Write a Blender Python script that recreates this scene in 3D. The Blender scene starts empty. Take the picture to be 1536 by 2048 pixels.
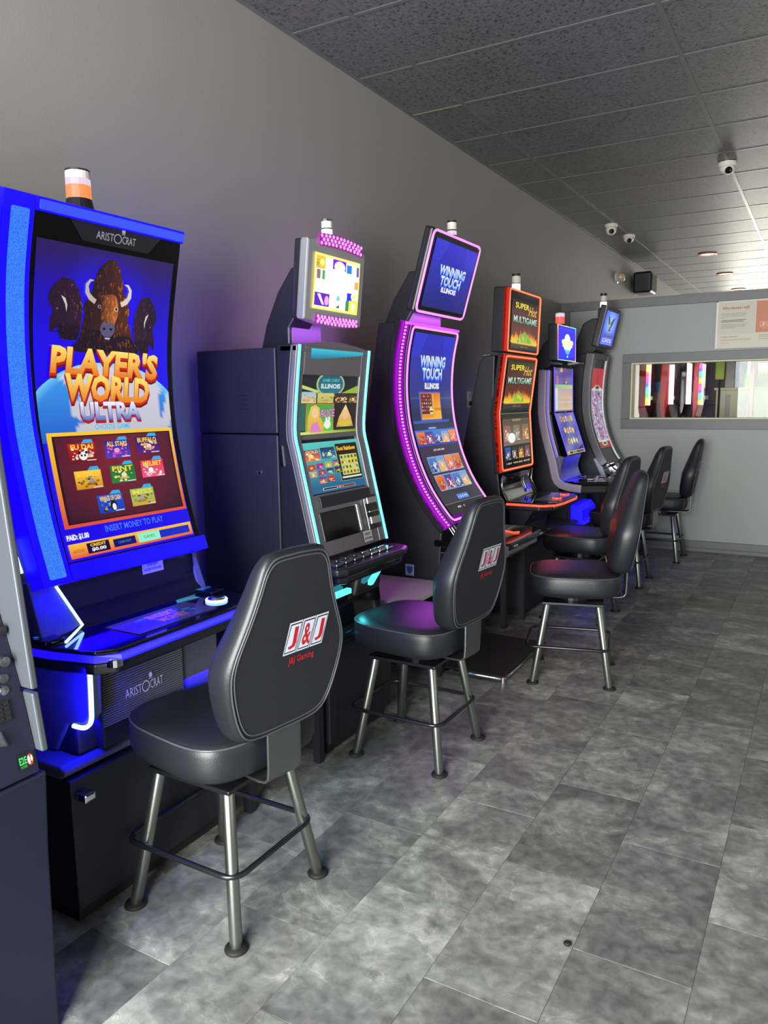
import bpy, math, random
from mathutils import Vector, Matrix
random.seed(7)
SC = bpy.context.scene
COL = SC.collection
PI = math.pi

# ------------------------------------------------------------------ camera
cam = bpy.data.cameras.new('camera'); camo = bpy.data.objects.new('camera', cam); COL.objects.link(camo)
RX = Vector((0.86718527, 0.49783122, -0.01240091))      # camera right in world axes
DN = Vector((0.06073742, -0.13045073, -0.98959263))     # camera down
FW = Vector((-0.49426781, 0.85740695, -0.14336194))     # camera forward
camo.matrix_world = Matrix(((RX.x, -DN.x, -FW.x, 0), (RX.y, -DN.y, -FW.y, 0), (RX.z, -DN.z, -FW.z, 1.43), (0, 0, 0, 1)))
cam.sensor_fit = 'VERTICAL'; cam.sensor_height = 24.0; cam.lens = 24.0 * 1538.0 / 2048.0
cam.clip_start = 0.05
SC.camera = camo

# ------------------------------------------------------------------ world, lights, exposure
w = bpy.data.worlds.new('sky'); SC.world = w; w.use_nodes = True
w.node_tree.nodes['Background'].inputs[0].default_value = (0.80, 0.88, 1.0, 1)
w.node_tree.nodes['Background'].inputs[1].default_value = 0.6
def area(name, loc, target, sx, sy, power, col):
    l = bpy.data.lights.new(name, 'AREA'); l.shape = 'RECTANGLE'; l.size = sx; l.size_y = sy; l.energy = power; l.color = col
    o = bpy.data.objects.new(name, l); COL.objects.link(o); o.location = loc
    o.rotation_euler = (Vector(target) - Vector(loc)).to_track_quat('-Z', 'Y').to_euler()
    return o
area('storefront_daylight', (-0.6, -1.66, 1.5), (-0.6, 4.0, 1.1), 2.0, 2.2, 500, (0.97, 1.0, 0.94))
area('right_side_fill', (4.35, 2.5, 1.7), (-2.0, 3.6, 1.6), 5.0, 1.8, 30, (1.0, 0.97, 0.88))  # soft light added from the unseen right side of the room
area('far_storefront_daylight', (0.2, 17.8, 1.5), (-0.4, 6.0, 2.2), 4.4, 2.2, 300, (1.0, 0.98, 0.84))
area('far_side_daylight', (4.35, 10.8, 1.6), (-2.0, 10.5, 1.7), 4.0, 2.0, 40, (1.0, 0.97, 0.84))
SC.view_settings.view_transform = 'Standard'; SC.view_settings.look = 'None'
SC.view_settings.exposure = 0.0; SC.view_settings.gamma = 1.0; SC.view_settings.use_curve_mapping = False
SC.cycles.use_denoising = True
SC.cycles.max_bounces = 8; SC.cycles.sample_clamp_indirect = 4.0

# ------------------------------------------------------------------ helpers
def lin(v):
    v = v / 255.0
    return v / 12.92 if v <= 0.04045 else ((v + 0.055) / 1.055) ** 2.4
def C(r, g, b): return (lin(r), lin(g), lin(b))
def mix(a, b, t):
    t = max(0.0, min(1.0, t)); return tuple(a[i] + (b[i] - a[i]) * t for i in range(3))
MATS = {}
def mat(name, col, rough=0.5, metal=0.0, emit=None, es=0.0, bump=0.0, bscale=200.0, var=0.0, vscale=6.0, spec=0.5, coat=0.0):
    """Procedural Principled material: noise-varied colour and roughness, fine noise bump."""
    if name in MATS: return MATS[name]
    m = bpy.data.materials.new(name); m.use_nodes = True; nt = m.node_tree; N = nt.nodes; L = nt.links
    b = N['Principled BSDF']
    b.inputs['Base Color'].default_value = (*col, 1); b.inputs['Roughness'].default_value = rough; b.inputs['Metallic'].default_value = metal
    b.inputs['Specular IOR Level'].default_value = spec; b.inputs['Coat Weight'].default_value = coat
    tc = N.new('ShaderNodeTexCoord')
    if var > 0:
        n = N.new('ShaderNodeTexNoise'); n.inputs['Scale'].default_value = vscale; n.inputs['Detail'].default_value = 5
        L.new(tc.outputs['Object'], n.inputs['Vector'])
        mx = N.new('ShaderNodeMix'); mx.data_type = 'RGBA'
        mx.inputs['A'].default_value = (*[c * (1 - var) for c in col], 1); mx.inputs['B'].default_value = (*[min(1, c * (1 + var)) for c in col], 1)
        L.new(n.outputs['Fac'], mx.inputs['Factor']); L.new(mx.outputs['Result'], b.inputs['Base Color'])
    if bump > 0:
        n2 = N.new('ShaderNodeTexNoise'); n2.inputs['Scale'].default_value = bscale; n2.inputs['Detail'].default_value = 3
        L.new(tc.outputs['Object'], n2.inputs['Vector'])
        bp = N.new('ShaderNodeBump'); bp.inputs['Strength'].default_value = bump; bp.inputs['Distance'].default_value = 0.004
        L.new(n2.outputs['Fac'], bp.inputs['Height']); L.new(bp.outputs['Normal'], b.inputs['Normal'])
    if emit:
        b.inputs['Emission Color'].default_value = (*emit, 1); b.inputs['Emission Strength'].default_value = es
    MATS[name] = m; return m
def attr_mat(name, strength, rough=0.12):
    m = bpy.data.materials.new(name); m.use_nodes = True; nt = m.node_tree; b = nt.nodes['Principled BSDF']
    a = nt.nodes.new('ShaderNodeAttribute'); a.attribute_name = 'Col'
    if strength > 0:
        b.inputs['Base Color'].default_value = (0.01, 0.01, 0.012, 1)
        nt.links.new(a.outputs['Color'], b.inputs['Emission Color']); b.inputs['Emission Strength'].default_value = strength
    else:
        nt.links.new(a.outputs['Color'], b.inputs['Base Color'])
    b.inputs['Roughness'].default_value = rough
    MATS[name] = m; return m

OFF = {}
def woff(o): return OFF.get(o.name, Vector((0, 0, 0)))
class G:
    """Collects faces in world coordinates and links them as one mesh object."""
    def __init__(s): s.V = []; s.F = []; s.K = []
    def add(s, vs, fs, cols=None):
        o = len(s.V); s.V += [tuple(v) for v in vs]; s.F += [tuple(i + o for i in f) for f in fs]
        s.K += cols if cols else [(1, 1, 1)] * len(vs)
        return s
    def box(s, x0, x1, y0, y1, z0, z1):
        v = [(x, y, z) for x in (x0, x1) for y in (y0, y1) for z in (z0, z1)]
        return s.add(v, [(0, 1, 3, 2), (4, 6, 7, 5), (0, 4, 5, 1), (2, 3, 7, 6), (0, 2, 6, 4), (1, 5, 7, 3)])
    def prism(s, poly, a, b, axis='y'):
        n = len(poly)
        f = {'y': lambda p, t: (p[0], t, p[1]), 'x': lambda p, t: (t, p[0], p[1]), 'z': lambda p, t: (p[0], p[1], t)}[axis]
        v = [f(p, a) for p in poly] + [f(p, b) for p in poly]
        return s.add(v, [tuple(range(n)), tuple(range(2 * n - 1, n - 1, -1))] + [(i, i + n, (i + 1) % n + n, (i + 1) % n) for i in range(n)])
    def tube(s, path, r, n=8, closed=False, caps=True):
        P = [Vector(p) for p in path]; m = len(P); rings = []
        up = None
        for i in range(m):
            a = P[(i - 1) % m] if (closed or i > 0) else P[i]; b = P[(i + 1) % m] if (closed or i < m - 1) else P[i]
            t = (b - a).normalized()
            if up is None: up = t.orthogonal().normalized()
            up = (up - t * up.dot(t))
            up = up.normalized() if up.length > 1e-6 else t.orthogonal().normalized()
            q = t.cross(up); rr = r[i] if isinstance(r, (list, tuple)) else r
            rings.append([P[i] + up * (rr * math.cos(2 * PI * k / n)) + q * (rr * math.sin(2 * PI * k / n)) for k in range(n)])
        return s.rings(rings, closed, caps)
    def rings(s, rings, closed=False, caps=True):
        n = len(rings[0]); m = len(rings); v = [p for r in rings for p in r]; f = []
        for i in range(m if closed else m - 1):
            j = (i + 1) % m
            for k in range(n): f.append((i * n + k, i * n + (k + 1) % n, j * n + (k + 1) % n, j * n + k))
        if caps and not closed: f += [tuple(range(n - 1, -1, -1)), tuple(range((m - 1) * n, m * n))]
        return s.add(v, f)
    def lathe(s, prof, c, n=20, axis='z'):
        """prof: (radius, height) pairs from c along axis."""
        f = {'z': lambda r, h, a: (c[0] + r * math.cos(a), c[1] + r * math.sin(a), c[2] + h),
             'x': lambda r, h, a: (c[0] + h, c[1] + r * math.cos(a), c[2] + r * math.sin(a)),
             'y': lambda r, h, a: (c[0] + r * math.sin(a), c[1] + h, c[2] + r * math.cos(a))}[axis]
        return s.rings([[f(r, h, 2 * PI * k / n) for k in range(n)] for r, h in prof])
    def obj(s, name, m, parent=None, smooth=False, bevel=0.0, seg=2, label=None, cols=False, kind=None):
        off = woff(parent) if parent else Vector((0, 0, 0))
        me = bpy.data.meshes.new(name)
        me.from_pydata([tuple(Vector(v) - off) for v in s.V], [], s.F)
        if cols:
            a = me.color_attributes.new('Col', 'FLOAT_COLOR', 'POINT')
            a.data.foreach_set('color', [x for k in s.K for x in (*k, 1.0)])
        me.materials.append(m if not isinstance(m, str) else MATS[m])
        if smooth: me.polygons.foreach_set('use_smooth', [True] * len(me.polygons))
        me.update()
        if not cols:
            import bmesh
            bm = bmesh.new(); bm.from_mesh(me); bmesh.ops.recalc_face_normals(bm, faces=bm.faces); bm.to_mesh(me); bm.free()
        o = bpy.data.objects.new(name, me); COL.objects.link(o)
        if parent: o.parent = parent; OFF[o.name] = off.copy()
        if bevel > 0:
            md = o.modifiers.new('bevel', 'BEVEL'); md.width = bevel; md.segments = seg; md.limit_method = 'ANGLE'; md.angle_limit = 0.6
        if smooth and bevel > 0: pass
        if label: o['label'] = label
        if kind: o['kind'] = kind
        return o
def thing(name, label, cat, loc, group=None):
    o = bpy.data.objects.new(name, None); COL.objects.link(o); o.location = loc; o.empty_display_size = 0.1
    OFF[o.name] = Vector(loc); o['label'] = label; o['category'] = cat
    if group: o['group'] = group
    return o
def tag(o, label, cat, group=None):
    o['label'] = label; o['category'] = cat
    if group: o['group'] = group
    return o
def struct(o): o['kind'] = 'structure'; return o

def catmull(pts, n=8):
    out = []
    for i in range(len(pts) - 1):
        p0 = pts[max(i - 1, 0)]; p1 = pts[i]; p2 = pts[i + 1]; p3 = pts[min(i + 2, len(pts) - 1)]
        for k in range(n):
            t = k / n
            out.append(tuple(0.5 * (2 * b + (c - a) * t + (2 * a - 5 * b + 4 * c - d) * t * t + (3 * b - a - 3 * c + d) * t ** 3) for a, b, c, d in zip(p0, p1, p2, p3)))
    out.append(tuple(pts[-1])); return out
class Surf:
    """Front face given by an (x, z) profile from top to bottom, swept from y0 to y1; u to the right, v downwards."""
    def __init__(s, prof, y0, y1, smooth=True, n=8):
        s.p = catmull(prof, n) if smooth and len(prof) > 2 else [tuple(q) for q in prof]
        s.y0, s.y1 = y0, y1; s.d = [0.0]
        for a, b in zip(s.p, s.p[1:]): s.d.append(s.d[-1] + math.hypot(b[0] - a[0], b[1] - a[1]))
        s.H = s.d[-1]; s.W = y1 - y0
    def at(s, v):
        t = v * s.H; i = 0
        while i < len(s.d) - 2 and s.d[i + 1] < t: i += 1
        a, b = s.p[i], s.p[i + 1]; k = (t - s.d[i]) / max(1e-9, s.d[i + 1] - s.d[i])
        return a[0] + (b[0] - a[0]) * k, a[1] + (b[1] - a[1]) * k, b[0] - a[0], b[1] - a[1]
    def __call__(s, u, v, off=0.0):
        # normal averaged around v so offset strips stay smooth
        x, z, tx, tz = s.at(v); l = math.hypot(tx, tz)
        return Vector((x - tz / l * off, s.y0 + (s.y1 - s.y0) * u, z + tx / l * off))
    def slab(s, g, u0, u1, v0, v1, o0, o1, n=None):
        """A thick curved plate between offsets o0 (back) and o1 (front)."""
        n = n or max(2, int((v1 - v0) * 40))
        R = []
        for i in range(n + 1):
            v = v0 + (v1 - v0) * i / n
            R.append([s(u0, v, o0), s(u1, v, o0), s(u1, v, o1), s(u0, v, o1)])
        return g.rings(R)
    def frame_path(s, u0, u1, v0, v1, off, ru=0.04, n=14):
        """Closed rounded rectangle along the face."""
        rv = ru * s.W / s.H; P = []
        def arc(cu, cv, a0):
            for k in range(4):
                a = a0 + (PI / 2) * k / 3; P.append((cu + ru * math.cos(a), cv + rv * math.sin(a)))
        for k in range(1, n): P.append((u0, v1 - rv + (v0 - v1 + 2 * rv) * k / n))
        arc(u0 + ru, v0 + rv, PI)
        for k in range(1, 4): P.append((u0 + ru + (u1 - u0 - 2 * ru) * k / 4, v0))
        arc(u1 - ru, v0 + rv, 1.5 * PI)
        for k in range(1, n): P.append((u1, v0 + rv + (v1 - v0 - 2 * rv) * k / n))
        arc(u1 - ru, v1 - rv, 0)
        for k in range(1, 4): P.append((u1 - ru - (u1 - u0 - 2 * ru) * k / 4, v1))
        arc(u0 + ru, v1 - rv, PI / 2)
        return [s(u, v, off) for u, v in P]

FONTCACHE = {}
def text_tris(body, bold=0.0):
    key = (body, bold)
    if key not in FONTCACHE:
        cu = bpy.data.curves.new('lettering', 'FONT'); cu.body = body; cu.resolution_u = 2; cu.offset = bold; cu.size = 1.0
        o = bpy.data.objects.new('lettering', cu); me = bpy.data.meshes.new_from_object(o)
        FONTCACHE[key] = ([(v.co.x, v.co.y) for v in me.vertices], [tuple(p.vertices) for p in me.polygons])
        bpy.data.objects.remove(o); bpy.data.curves.remove(cu); bpy.data.meshes.remove(me)
    return FONTCACHE[key]
def clip(pts, y, sg):
    out = []
    for i in range(len(pts)):
        p, q = pts[i], pts[(i + 1) % len(pts)]; a, b = (p[1] - y) * sg, (q[1] - y) * sg
        if a >= 0: out.append(p)
        if a * b < 0: t = a / (a - b); out.append((p[0] + (q[0] - p[0]) * t, y))
    return out
class Art:
    """Flat coloured print laid on a surface P(u, v, off): screen pictures, signs, badges."""
    def __init__(s, P, W, H, base=0.0016, step=0.0005):
        s.P, s.W, s.H, s.base, s.step, s.L = P, W, H, base, step, 0; s.g = G()
    def pt(s, u, v): return s.P(u, v, s.base + s.step * s.L)
    def grid(s, u0, u1, v0, v1, nu, nv, fn):
        vs = []; ks = []; nv = max(nv, int(math.ceil((v1 - v0) * 50)))
        for j in range(nv + 1):
            for i in range(nu + 1):
                u = u0 + (u1 - u0) * i / nu; v = v0 + (v1 - v0) * j / nv; vs.append(s.pt(u, v)); ks.append(fn(u, v) if callable(fn) else fn)
        w_ = nu + 1
        s.g.add(vs, [(j * w_ + i, (j + 1) * w_ + i, (j + 1) * w_ + i + 1, j * w_ + i + 1) for j in range(nv) for i in range(nu)], ks)
    def rect(s, u0, u1, v0, v1, fn): s.grid(u0, u1, v0, v1, 1, 1, fn)
    def poly(s, pts, fn):
        lo = min(p[1] for p in pts); hi = max(p[1] for p in pts)
        if hi - lo > 0.05:                       # follow the curve: cut tall shapes into level bands
            n = int(math.ceil((hi - lo) / 0.03))
            for k in range(n):
                a = lo + (hi - lo) * k / n; b = lo + (hi - lo) * (k + 1) / n; q = clip(clip(pts, a, 1), b, -1)
                if len(q) > 2: s.g.add([s.pt(*p) for p in q], [tuple(range(len(q)))], [fn(*p) if callable(fn) else fn for p in q])
            return
        s.g.add([s.pt(*p) for p in pts], [tuple(range(len(pts)))], [fn(*p) if callable(fn) else fn for p in pts])
    def ell(s, cu, cv, ru, rv, fn, n=16, a0=0.0, a1=2 * PI):
        s.poly([(cu + ru * math.cos(a0 + (a1 - a0) * k / n), cv + rv * math.sin(a0 + (a1 - a0) * k / n)) for k in range(n + (0 if a1 - a0 > 6.2 else 1))], fn)
    def line(s, a, b, wd, fn):
        du, dv = (b[0] - a[0]) * s.W, (b[1] - a[1]) * s.H; l = math.hypot(du, dv) or 1; nu, nv = -dv / l * wd / 2 / s.W, du / l * wd / 2 / s.H
        s.poly([(a[0] + nu, a[1] + nv), (b[0] + nu, b[1] + nv), (b[0] - nu, b[1] - nv), (a[0] - nu, a[1] - nv)], fn)
    def text(s, body, cu, cv, wu, hv, fn, bold=0.0, shear=0.0, rot=0.0, du=0.0, dv=0.0, arch=0.0):
        vs, fs = text_tris(body, bold); v0, _ = text_tris(body, 0.0)
        x0 = min(p[0] for p in v0); x1 = max(p[0] for p in v0); y0 = min(p[1] for p in v0); y1 = max(p[1] for p in v0)
        out = []; ks = []
        for x, y in vs:
            a = (x - x0) / (x1 - x0) - 0.5; b = 0.5 - (y - y0) / (y1 - y0)
            u = cu + du + a * wu - shear * b * hv; v = cv + dv + b * hv + rot * a * wu + arch * (4 * a * a - 0.5)
            out.append(s.pt(u, v)); ks.append(fn(a, b) if callable(fn) else fn)
        s.g.add(out, fs, ks)
    def done(s, name, parent, m, label=None, kind=None): return s.g.obj(name, m, parent, cols=True, label=label, kind=kind)

def led(name, col, strength): return mat(name, (0.06, 0.06, 0.06), 0.4, emit=col, es=strength)
def inpoly(p, poly):
    c = False; n = len(poly)
    for i in range(n):
        a, b = poly[i], poly[i - 1]
        if (a[1] > p[1]) != (b[1] > p[1]) and p[0] < (b[0] - a[0]) * (p[1] - a[1]) / (b[1] - a[1]) + a[0]: c = not c
    return c

# ------------------------------------------------------------------ materials
mat('wall_paint', C(138, 135, 131), 0.55, bump=0.12, bscale=120, var=0.05, vscale=1.5)
mat('partition_paint', C(152, 153, 153), 0.5, bump=0.08, bscale=150, var=0.04, vscale=2)
mat('trim_paint', C(104, 104, 106), 0.45, bump=0.1, bscale=90, var=0.08, vscale=9)
mat('tee_metal', C(100, 100, 100), 0.35, var=0.1)
mat('tee_lit_gap', C(215, 205, 150), 0.45, var=0.1)
mat('black_plastic', C(26, 26, 34), 0.38, bump=0.05, bscale=400, var=0.1)
mat('black_panel', C(30, 30, 40), 0.5, bump=0.04, bscale=300, var=0.15, vscale=3)
mat('black_gloss', C(12, 12, 18), 0.08, var=0.1, coat=0.5)
mat('dark_stand', C(22, 22, 30), 0.6, bump=0.1, bscale=80, var=0.2)
mat('gunmetal', C(120, 120, 124), 0.3, metal=0.9, var=0.08)
mat('silver_plastic', C(168, 168, 172), 0.32, metal=0.6, var=0.06)
mat('grey_plastic', C(112, 106, 112), 0.4, metal=0.3, var=0.08)
mat('chrome', C(220, 220, 225), 0.12, metal=1.0, var=0.05)
mat('vinyl', C(29, 30, 36), 0.42, bump=0.12, bscale=260, var=0.15, vscale=5)
mat('vinyl_back', C(25, 25, 33), 0.6, bump=0.2, bscale=300, var=0.1, vscale=5)
mat('piping', C(70, 70, 74), 0.3, var=0.1)
mat('leg_metal', C(140, 142, 138), 0.3, metal=0.95, bump=0.03, bscale=60, var=0.06)
mat('rail_metal', C(60, 60, 64), 0.3, metal=0.8, var=0.1)
mat('rubber', C(18, 18, 18), 0.7, var=0.1)
mat('white_plastic', C(216, 212, 202), 0.4, var=0.04)
mat('clear_plastic', C(205, 200, 190), 0.15, var=0.05)
mat('grey_wood', C(176, 166, 160), 0.45, bump=0.05, bscale=60, var=0.25, vscale=14)
mat('cream_paint', C(214, 212, 180), 0.5, var=0.05)
mat('red_gloss', C(190, 20, 28), 0.25, var=0.1)
mat('screen_black', C(8, 8, 12), 0.1, var=0.05)
mat('carpet_pad', C(34, 34, 36), 0.85, bump=0.5, bscale=150, var=0.25, vscale=60)
attr_mat('screen_image', 1.0); attr_mat('bright_screen', 1.5); attr_mat('dim_screen', 0.55, 0.2); attr_mat('print', 0.0, 0.45)
led('led_blue', (0.006, 0.0, 1.0), 1.6); led('led_band_plain', (0.03, 0.16, 1.0), 1.3); led('led_white_blue', (0.35, 0.65, 1.0), 3.2); led('led_cyan', (0.07, 0.75, 0.85), 2.2)
led('led_purple', (0.55, 0.03, 0.9), 2.2); led('led_pink', (0.95, 0.30, 0.92), 1.25); led('led_red', (1.0, 0.07, 0.03), 1.6); led('led_orange', (1.0, 0.20, 0.06), 1.5)
led('led_white', (1.0, 1.0, 1.0), 2.2); led('lamp_amber', (1.0, 0.22, 0.03), 1.15); led('lamp_red', (1.0, 0.10, 0.05), 1.0); led('lamp_pinkwhite', (0.95, 0.75, 0.9), 0.8)
led('led_violet', (0.10, 0.06, 0.95), 1.6); led('downlight_glow', (1.0, 0.82, 0.62), 3.0); led('neon_pink_white', (1.0, 0.66, 0.84), 2.4)

def band():
    m = bpy.data.materials.new('led_band'); m.use_nodes = True; MATS['led_band'] = m; N = m.node_tree.nodes; L = m.node_tree.links; b = N['Principled BSDF']
    tc = N.new('ShaderNodeTexCoord'); n = N.new('ShaderNodeTexNoise'); n.inputs['Scale'].default_value = 420; n.inputs['Detail'].default_value = 2; L.new(tc.outputs['Object'], n.inputs['Vector'])
    r = N.new('ShaderNodeValToRGB'); r.color_ramp.elements[0].position = 0.3; r.color_ramp.elements[0].color = (*C(28, 84, 250), 1); r.color_ramp.elements[1].position = 0.75; r.color_ramp.elements[1].color = (*C(80, 165, 255), 1)
    L.new(n.outputs['Fac'], r.inputs['Fac']); L.new(r.outputs['Color'], b.inputs['Emission Color']); b.inputs['Emission Strength'].default_value = 0.95
    b.inputs['Base Color'].default_value = (0.02, 0.02, 0.03, 1); b.inputs['Roughness'].default_value = 0.5; b.inputs['Specular IOR Level'].default_value = 0.2
band()
mat('satin_grey', C(84, 84, 100), 0.65, var=0.05, spec=0.3)
mat('kiosk_silver', C(86, 90, 98), 0.38, metal=0.4, var=0.05)

# ------------------------------------------------------------------ structure
def nodes_mat(name):
    m = bpy.data.materials.new(name); m.use_nodes = True; MATS[name] = m; return m, m.node_tree.nodes, m.node_tree.links
def ramp(N, stops):
    r = N.new('ShaderNodeValToRGB'); e = r.color_ramp.elements
    while len(e) < len(stops): e.new(0.5)
    for k, (p, c) in enumerate(stops): e[k].position = p; e[k].color = (*c, 1)
    return r
def slate():
    m, N, L = nodes_mat('slate_tile'); b = N['Principled BSDF']
    tc = N.new('ShaderNodeTexCoord'); oi = N.new('ShaderNodeObjectInfo')
    sc = N.new('ShaderNodeVectorMath'); sc.operation = 'SCALE'; sc.inputs[0].default_value = (37.0, 91.0, 13.0); L.new(oi.outputs['Random'], sc.inputs['Scale'])
    ad = N.new('ShaderNodeVectorMath'); L.new(tc.outputs['Object'], ad.inputs[0]); L.new(sc.outputs[0], ad.inputs[1])
    mp = N.new('ShaderNodeMapping'); mp.inputs['Rotation'].default_value = (0, 0, 0.6); mp.inputs['Scale'].default_value = (1.0, 1.35, 1.0); L.new(ad.outputs[0], mp.inputs['Vector'])
    def noise(scale, detail, dist, src):
        n = N.new('ShaderNodeTexNoise'); n.inputs['Scale'].default_value = scale; n.inputs['Detail'].default_value = detail; n.inputs['Distortion'].default_value = dist
        L.new(src.outputs[0], n.inputs['Vector']); return n
    n1 = noise(3.0, 10, 0.9, mp); n1.inputs['Roughness'].default_value = 0.62; n2 = noise(26, 6, 0.4, ad); n3 = noise(3.2, 5, 1.2, ad); n4 = noise(2.2, 6, 0.6, mp)
    r1 = ramp(N, [(0.28, C(94, 94, 95)), (0.50, C(120, 120, 118)), (0.72, C(166, 166, 160))]); L.new(n1.outputs['Fac'], r1.inputs['Fac'])
    # thin pale veins: where a distorted noise passes its middle
    def vein(src, wdt):
        s = N.new('ShaderNodeMath'); s.operation = 'SUBTRACT'; s.inputs[1].default_value = 0.5; L.new(src.outputs['Fac'], s.inputs[0])
        a = N.new('ShaderNodeMath'); a.operation = 'ABSOLUTE'; L.new(s.outputs[0], a.inputs[0])
        q = N.new('ShaderNodeMapRange'); q.inputs['From Min'].default_value = 0.0; q.inputs['From Max'].default_value = wdt; q.inputs['To Min'].default_value = 1.0; q.inputs['To Max'].default_value = 0.0
        L.new(a.outputs[0], q.inputs['Value']); return q
    v1 = vein(n3, 0.006); v2 = vein(n4, 0.004)
    mv = N.new('ShaderNodeMath'); mv.operation = 'MAXIMUM'; L.new(v1.outputs[0], mv.inputs[0]); L.new(v2.outputs[0], mv.inputs[1])
    mk = N.new('ShaderNodeMath'); mk.operation = 'MULTIPLY'; L.new(mv.outputs[0], mk.inputs[0]); mm = N.new('ShaderNodeMapRange'); mm.inputs['From Min'].default_value = 0.45; mm.inputs['From Max'].default_value = 0.75; mm.inputs['To Max'].default_value = 0.95; L.new(n1.outputs['Fac'], mm.inputs['Value']); L.new(mm.outputs[0], mk.inputs[1])
    x1 = N.new('ShaderNodeMix'); x1.data_type = 'RGBA'; L.new(mk.outputs[0], x1.inputs['Factor']); L.new(r1.outputs['Color'], x1.inputs['A']); x1.inputs['B'].default_value = (*C(190, 190, 182), 1)
    # fine grit
    r2 = ramp(N, [(0.30, (0.62, 0.62, 0.62)), (0.55, (1.0, 1.0, 1.0)), (0.75, (1.35, 1.35, 1.33))]); L.new(n2.outputs['Fac'], r2.inputs['Fac'])
    x2 = N.new('ShaderNodeMix'); x2.data_type = 'RGBA'; x2.blend_type = 'MULTIPLY'; x2.inputs['Factor'].default_value = 1.0
    L.new(x1.outputs['Result'], x2.inputs['A']); L.new(r2.outputs['Color'], x2.inputs['B'])
    # each tile a little lighter or darker
    tv = N.new('ShaderNodeMapRange'); tv.inputs['To Min'].default_value = 0.84; tv.inputs['To Max'].default_value = 1.22; L.new(oi.outputs['Random'], tv.inputs['Value'])
    x3 = N.new('ShaderNodeVectorMath'); x3.operation = 'SCALE'; L.new(x2.outputs['Result'], x3.inputs[0]); L.new(tv.outputs[0], x3.inputs['Scale'])
    L.new(x3.outputs[0], b.inputs['Base Color'])
    rr = N.new('ShaderNodeMapRange'); rr.inputs['To Min'].default_value = 0.34; rr.inputs['To Max'].default_value = 0.6; L.new(n2.outputs['Fac'], rr.inputs['Value']); L.new(rr.outputs[0], b.inputs['Roughness'])
    bp = N.new('ShaderNodeBump'); bp.inputs['Strength'].default_value = 0.15; bp.inputs['Distance'].default_value = 0.003; L.new(n2.outputs['Fac'], bp.inputs['Height']); L.new(bp.outputs[0], b.inputs['Normal'])
slate()
def acoustic():
    m, N, L = nodes_mat('acoustic_tile'); b = N['Principled BSDF']
    tc = N.new('ShaderNodeTexCoord'); oi = N.new('ShaderNodeObjectInfo')
    sc = N.new('ShaderNodeVectorMath'); sc.operation = 'SCALE'; sc.inputs[0].default_value = (17.0, 31.0, 5.0); L.new(oi.outputs['Random'], sc.inputs['Scale'])
    ad = N.new('ShaderNodeVectorMath'); L.new(tc.outputs['Object'], ad.inputs[0]); L.new(sc.outputs[0], ad.inputs[1])
    n = N.new('ShaderNodeTexNoise'); n.inputs['Scale'].default_value = 55; n.inputs['Detail'].default_value = 3; n.inputs['Distortion'].default_value = 0.8; L.new(ad.outputs[0], n.inputs['Vector'])
    big = N.new('ShaderNodeTexNoise'); big.inputs['Scale'].default_value = 2.5; L.new(ad.outputs[0], big.inputs['Vector'])
    r = ramp(N, [(0.36, C(62, 62, 65)), (0.44, C(96, 96, 99)), (0.7, C(110, 110, 112))]); L.new(n.outputs['Fac'], r.inputs['Fac'])
    tv = N.new('ShaderNodeMapRange'); tv.inputs['To Min'].default_value = 0.8; tv.inputs['To Max'].default_value = 1.15; L.new(big.outputs['Fac'], tv.inputs['Value'])
    x3 = N.new('ShaderNodeVectorMath'); x3.operation = 'SCALE'; L.new(r.outputs['Color'], x3.inputs[0]); L.new(tv.outputs[0], x3.inputs['Scale']); L.new(x3.outputs[0], b.inputs['Base Color'])
    b.inputs['Roughness'].default_value = 0.42
    bp = N.new('ShaderNodeBump'); bp.inputs['Strength'].default_value = 0.22; bp.inputs['Distance'].default_value = 0.004; L.new(n.outputs['Fac'], bp.inputs['Height']); L.new(bp.outputs[0], b.inputs['Normal'])
acoustic()
def glass():
    m, N, L = nodes_mat('window_glass'); o = N['Material Output']; N.remove(N['Principled BSDF'])
    t = N.new('ShaderNodeBsdfTransparent'); g = N.new('ShaderNodeBsdfGlossy'); g.inputs['Roughness'].default_value = 0.02; g.inputs['Color'].default_value = (0.9, 0.95, 0.92, 1)
    f = N.new('ShaderNodeFresnel'); f.inputs['IOR'].default_value = 1.22; x = N.new('ShaderNodeMixShader')
    L.new(f.outputs[0], x.inputs[0]); L.new(t.outputs[0], x.inputs[1]); L.new(g.outputs[0], x.inputs[2]); L.new(x.outputs[0], o.inputs['Surface'])
glass()

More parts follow.
